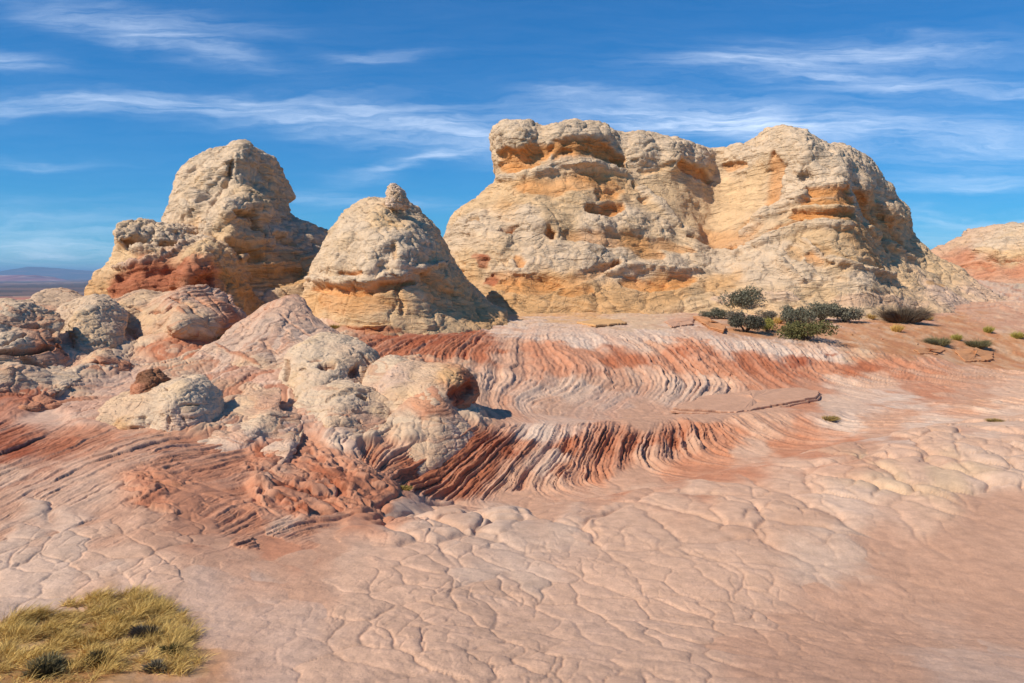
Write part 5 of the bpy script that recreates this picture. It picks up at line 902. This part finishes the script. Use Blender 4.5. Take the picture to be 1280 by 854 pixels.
def blades(base, tip, w, cols):
    """thin tapering blades with a bend, one quad and one triangle-like quad each"""
    n = len(base); d = tip - base; side = np.cross(d, prng.normal(size=(n, 3))); side /= np.maximum(np.linalg.norm(side, axis=1), 1e-6)[:, None]
    mid = base + d * .55 + np.stack([np.zeros(n), np.zeros(n), np.linalg.norm(d, axis=1) * .10], 1); w = w[:, None]
    V = np.stack([base - side * w, base + side * w, mid + side * w * .8, mid - side * w * .8, tip + side * w * .15, tip - side * w * .15], 1).reshape(-1, 3)
    i = np.arange(n)[:, None] * 6; Q = np.concatenate([i + [0, 1, 2, 3], i + [3, 2, 4, 5]]); return V, Q, np.repeat(cols, 6, 0)
def leaves(c, size, cols, up=.3):
    n = len(c); a = prng.normal(size=(n, 3)); a[:, 2] += up; a /= np.linalg.norm(a, axis=1)[:, None]; b = np.cross(a, prng.normal(size=(n, 3))); b /= np.linalg.norm(b, axis=1)[:, None]
    s = size[:, None]; V = np.stack([c - a * s, c + b * s * .45, c + a * s, c - b * s * .45], 1).reshape(-1, 3); i = np.arange(n)[:, None] * 4
    return V, i + [0, 1, 2, 3], np.repeat(cols, 4, 0)
def shrub(label, u, vb, wpx, hpx, c1, c2, kind='dense', group='low bushes on the sandy terrace', nleaf=2600, cat='bush'):
    nleaf = int(nleaf * 1.6)
    g = hit3(u, vb); W = wpx / F * g[1]; Hh = hpx / F * g[1] * 1.05
    e = bpy.data.objects.new('shrub', None); scene.collection.objects.link(e); e.location = (g[0], g[1], g[2] + EZ - .03); tag(e, label, cat, group)
    nb = 9 if kind == 'dense' else 12; ang = prng.uniform(0, 2 * math.pi, nb); rr = np.sqrt(prng.uniform(0, 1, nb)) * .34
    cc = np.stack([np.cos(ang) * rr * W, np.sin(ang) * rr * W * .8, Hh * (.42 + prng.uniform(-.1, .22, nb)) * (1 - rr * .7)], 1); R = W * prng.uniform(.14, .25, nb)
    k = prng.integers(0, nb, nleaf); d = prng.normal(size=(nleaf, 3)); d /= np.linalg.norm(d, axis=1)[:, None]; q = prng.uniform(.25, 1.08, nleaf) ** .6
    p = cc[k] + d * (R[k] * q)[:, None] * np.array([1, 1, min(1.2, Hh / W * 1.5)]); p[:, 2] = np.abs(p[:, 2])
    p *= (1 + .12 * noise3(p[:, 0] * 5, p[:, 1] * 5, p[:, 2] * 5))[:, None]; p[:, 2] *= Hh / max(np.percentile(p[:, 2], 99), .01)
    p[:, :2] *= .54 * W / max(np.percentile(np.abs(p[:, 0]), 97), .01)
    t = np.clip(prng.random(nleaf) * .6 + .4 * prng.random(nb)[k], 0, 1)[:, None]; col = srgb(*c1, .9) * (1 - t) + srgb(*c2, .9) * t
    if kind == 'dense': V, Q, C_ = leaves(p, prng.uniform(.04, .09, nleaf) * (W / 2.4) ** .5, col)
    else:
        b0 = p * np.array([.6, .6, .2]) * prng.uniform(.5, 1, (nleaf, 1)); V, Q, C_ = blades(b0, p * prng.uniform(.75, 1.22, (nleaf, 1)), np.full(nleaf, .007 * (W / 2) ** .5 + .003), col)
    link('foliage', make_mesh('foliage', V, Q, C_, False), M_leaf, e)
    ns = 60; a = prng.uniform(0, 2 * math.pi, ns); b0 = np.stack([np.cos(a) * .04 * W, np.sin(a) * .04 * W, np.full(ns, -.05)], 1); tp = cc[prng.integers(0, nb, ns)] * prng.uniform(.8, 1.5, (ns, 1)); tp[:, 2] = np.minimum(tp[:, 2], Hh)
    V, Q, C_ = blades(b0, tp, np.full(ns, .012 + .006 * W), np.tile(srgb(112, 92, 74, .9), (ns, 1))); link('stem', make_mesh('stem', V, Q, C_, False), M_stem, e)
    return e
def tuft(label, u, vb, wpx, hpx, c1, c2, n=420, group='tufts of dry grass', lean=.15, fine=.004):
    g = hit3(u, vb); W = wpx / F * g[1]; Hh = hpx / F * g[1]
    a = prng.uniform(0, 2 * math.pi, n); r = np.sqrt(prng.random(n)); b0 = np.stack([np.cos(a) * r * W * .28, np.sin(a) * r * W * .28, np.full(n, -.02)], 1)
    tp = b0 + np.stack([np.cos(a) * r * W * .26 + lean * Hh * .6, np.sin(a) * r * W * .26, Hh * prng.uniform(.45, 1.0, n) * (1 - .4 * r)], 1) + prng.normal(size=(n, 3)) * np.array([.06, .06, .02]) * W
    t = prng.random(n)[:, None]; V, Q, C_ = blades(b0, tp, prng.uniform(.6, 1.3, n) * (fine + g[1] * .00011), srgb(*c1, .9) * (1 - t) + srgb(*c2, .9) * t)
    o = link('grass_tuft', make_mesh('grass_tuft', V, Q, C_, False), M_straw, loc=(g[0], g[1], g[2] + EZ)); tag(o, label, 'grass tuft', group); return o
DK, DK2, GN, GN2, GY1, GY2, BR1, BR2 = (88, 88, 70), (128, 124, 104), (84, 82, 48), (124, 116, 70), (98, 92, 80), (134, 124, 108), (112, 88, 68), (150, 122, 92)
shrub('tallest dark bush, alone above the others at the foot of the great butte', 929, 387, 52, 27, DK, DK2)
shrub('smallest dark bush at the left end of the group, by the slabs', 884, 397, 17, 9, DK, DK2, nleaf=900)
shrub('low round dark bush just right of the smallest one', 903, 397, 24, 13, DK, DK2, nleaf=1300)
shrub('grey bush between the low round one and the tallest bush', 922, 400, 21, 12, GY1, GY2, nleaf=1200)
shrub('dark grey bush in front of the left group, beside a yellow green one', 932, 414, 38, 19, DK, GY1)
shrub('small grey bush in the gap between the left and middle groups', 960, 399, 21, 11, GY1, GY2, nleaf=1200)
shrub('round yellow green bush beside the dark grey bush', 959, 414, 21, 16, (120, 116, 50), (170, 158, 84), nleaf=1300)
shrub('dark bush at the left end of the wide middle clump', 994, 406, 38, 22, DK, DK2)
shrub('dark bush in the centre of the wide middle clump', 1027, 401, 36, 22, DK, DK2)
shrub('greyer bush at the right end of the wide middle clump', 1055, 401, 33, 18, GY1, DK2)
shrub('wide olive green bush nearest the rim, below the middle clump', 1009, 425, 57, 22, GN, GN2)
shrub('wide grey twiggy bush on its own to the right', 1129, 402, 58, 19, GY1, BR1, 'twig', nleaf=3200)
shrub('dry brown bush on the pale slope under the right end of the great butte', 1170, 373, 27, 13, BR1, BR2, 'twig', nleaf=1500)
shrub('low grey green bush near the rim, left of two', 1174, 431, 32, 11, GY1, GN2, 'twig', nleaf=1500)
shrub('low grey green bush near the rim, right of two', 1222, 434, 30, 10, GY1, GN2, 'twig', nleaf=1500)
ST, ST2, YG, YG2 = (206, 172, 104), (170, 136, 78), (186, 170, 84), (140, 132, 64)
tuft('bright straw tuft between the yellow green bush and the wide middle clump', 973, 404, 14, 12, (220, 186, 110), ST)
tuft('pale dry tuft above the wide middle clump', 986, 385, 26, 10, ST, ST2)
tuft('small pale tuft between the middle clump and the grey twiggy bush', 1087, 397, 16, 9, ST, ST2)
tuft('golden tuft just below the grey twiggy bush', 1121, 414, 17, 13, (222, 180, 96), ST)
tuft('yellow green tuft between the two low grey green bushes', 1195, 424, 15, 11, YG, YG2)
tuft('yellow green tuft on the far right, upper of two', 1236, 414, 14, 11, YG, YG2)
tuft('yellow green tuft at the right edge of the picture', 1273, 421, 18, 12, YG, YG2)
tuft('straw tuft close behind the grey twiggy bush on its right', 1160, 398, 14, 8, ST, ST2)
tuft('flat dry tuft beside the dark undercut lip of the pink shelf', 1036, 524, 24, 8, ST2, (128, 116, 70), lean=.6)
tuft('small dark tuft at the right end of the white streak', 1243, 526, 22, 6, (120, 108, 64), ST2)
tuft('dry tuft growing at the foot of the red striped wall', 505, 612, 22, 8, YG2, ST2)
tuft('tiny dry tuft in the joint below the banded mound', 268, 428, 26, 7, ST2, YG2)
tuft('dry tuft in the gully between ramp and beehive', 418, 412, 18, 8, ST2, YG2)

# fallen chips and pebbles on the terrace and in the hollows
_ico = []
_bm = __import__('bmesh').new(); __import__('bmesh').ops.create_icosphere(_bm, subdivisions=1, radius=1.0)
iv = np.array([tuple(v.co) for v in _bm.verts]); itri = np.array([[v.index for v in f.verts] for f in _bm.faces]); _bm.free()
wt = TW['D'] * ((kf > 8.05) & (kf < 10.3)) * gy * 2.0 + TW['M'] * (kf < 8) * .25 * gy + TW['U'] * .12 * gy + TW['L'] * .2 * gy
npb = 1500; kp = prng.choice(len(kf), npb, p=wt / wt.sum()); c = GP[kp]; sz = .018 + .10 * prng.random(npb) ** 4
rot = prng.normal(size=(npb, 3, 3)) * .25 + np.eye(3); sc3 = sz[:, None] * np.array([1, .8, .5]) * prng.uniform(.6, 1.3, (npb, 3))
Vp = np.einsum('nij,nvj->nvi', rot, iv[None] * sc3[:, None] * prng.uniform(.75, 1.2, (npb, len(iv), 1))) + c[:, None]
Vp[:, :, 2] += sz[:, None] * .15; Fp = (itri[None] + np.arange(npb)[:, None, None] * len(iv)).reshape(-1, 3)
Cp = np.repeat(GC[kp] * prng.uniform(.6, 1.1, (npb, 1)), len(iv), 0); o = link('gravel', make_mesh('gravel', Vp.reshape(-1, 3), Fp, Cp, False), M_slab, loc=(0, 0, EZ)); tag(o, 'scattered chips and pebbles of sandstone', 'gravel', kind='stuff')

# the grassy hollow at the lower left
GPOLY = [(-80, 800), (0, 786), (55, 765), (110, 750), (165, 744), (205, 757), (236, 778), (249, 803), (251, 828), (236, 845), (170, 838), (120, 846), (112, 880), (-80, 930)]
gpx = np.array([P(u, v, 1) for u, v in GPOLY])
def in_poly(u, v):
    s = np.zeros(len(u), bool); n = len(GPOLY)
    for i in range(n):
        (a, b), (c, d) = GPOLY[i - 1], GPOLY[i]; s ^= ((b > v) != (d > v)) & (u < (c - a) * (v - b) / (d - b + 1e-9) + a)
    return s
sel = np.where((kf < 3.2) & in_poly(gu, gv))[0]
px_, py_ = gx[sel], gy[sel]
n = 42000; k = sel[prng.integers(0, len(sel), n)]                # ground cells, thinned so that density is even over the ground
wgt = (gy[sel] ** 2); k = prng.choice(sel, n, p=wgt / wgt.sum()); b0 = GP[k] + prng.normal(size=(n, 3)) * np.array([.02, .02, 0])
cl = noise3(b0[:, 0] * 3.4, b0[:, 1] * 2.4, b0[:, 0] * 0); cl2 = noise3(b0[:, 0] * 6, b0[:, 1] * 6, b0[:, 0] * 0 + 5)
hgt = np.clip(.07 + .17 * cl + .16 * cl2, .02, .32) * prng.uniform(.5, 1.05, n); keep = (cl + .7 * cl2 + prng.random(n) * .5) > .06; b0, hgt, cl, cl2 = b0[keep], hgt[keep], cl[keep], cl2[keep]; n = len(b0)
ang = noise3(b0[:, 0] * 1.2, b0[:, 1] * 1.2, b0[:, 0] * 0 + 9) * 3; tp = b0 + np.stack([hgt * (.18 + .35 * np.cos(ang)) + prng.normal(size=n) * .07, hgt * .35 * np.sin(ang) + prng.normal(size=n) * .07, hgt], 1)
t = np.clip(.5 + .9 * cl2 + prng.normal(size=n) * .25, 0, 1)[:, None]; t2 = np.clip(.2 - 1.2 * cl + prng.normal(size=n) * .2, 0, 1)[:, None]
gc_ = srgb(242, 206, 124, .95) * (1 - t) + srgb(194, 164, 96, .95) * t; gc_ = gc_ * (1 - t2 * .6) + srgb(146, 104, 68, .9) * t2 * .6
V, Q, C_ = blades(b0, tp, prng.uniform(.0012, .0028, n), gc_)
o = link('grass', make_mesh('grass', V, Q, C_, False), M_straw, loc=(0, 0, EZ)); tag(o, 'yellow dry grass filling the hollow at the lower left', 'grass', kind='stuff')
gl = 'dark low bushes among the yellow grass'
shrub('blackish round bush low in the yellow grass, nearest its bare patch', 122, 832, 26, 20, (64, 58, 40), (104, 88, 58), 'twig', gl, 2600)
shrub('grey twiggy bush in the right part of the yellow grass, uppermost one', 187, 797, 34, 20, (110, 100, 86), (150, 136, 112), 'twig', gl, 3000)
shrub('dark green tuft like bush at the right rim of the yellow grass', 216, 816, 26, 14, (78, 78, 48), (120, 112, 72), 'twig', gl, 2200)
shrub('grey bush low on the right by the bare patch in the yellow grass', 197, 836, 28, 14, (104, 96, 80), (140, 128, 104), 'twig', gl, 2200)
shrub('wide grey green bush in the left part of the yellow grass', 60, 842, 44, 20, (96, 90, 66), (140, 128, 92), 'twig', gl, 3200)
log('small things done')

# ------------------------------------------------------------------ the air between here and the far hills
bpy.context.view_layer.update()
zb, zt = float(GP[:, 2].min()) + EZ - 1.5, 330.0
hv = np.array([[x, y, z] for x in (-64000, 64000) for y in (-300, 66000) for z in (zb, zt)], float)
hq = np.array([[0, 1, 3, 2], [4, 6, 7, 5], [0, 4, 5, 1], [2, 3, 7, 6], [0, 2, 6, 4], [1, 5, 7, 3]])
mh = bpy.data.materials.new('haze'); mh.use_nodes = True; mh.node_tree.nodes.remove(mh.node_tree.nodes['Principled BSDF'])
pv_ = mh.node_tree.nodes.new('ShaderNodeVolumePrincipled'); pv_.inputs['Color'].default_value = (.42, .66, 1, 1); pv_.inputs['Density'].default_value = 4.2e-5; pv_.inputs['Anisotropy'].default_value = .2
mh.node_tree.links.new(pv_.outputs[0], mh.node_tree.nodes['Material Output'].inputs['Volume'])
o = link('haze', make_mesh('haze', hv, hq, None, False), mh); tag(o, kind='stuff')
log('all done')
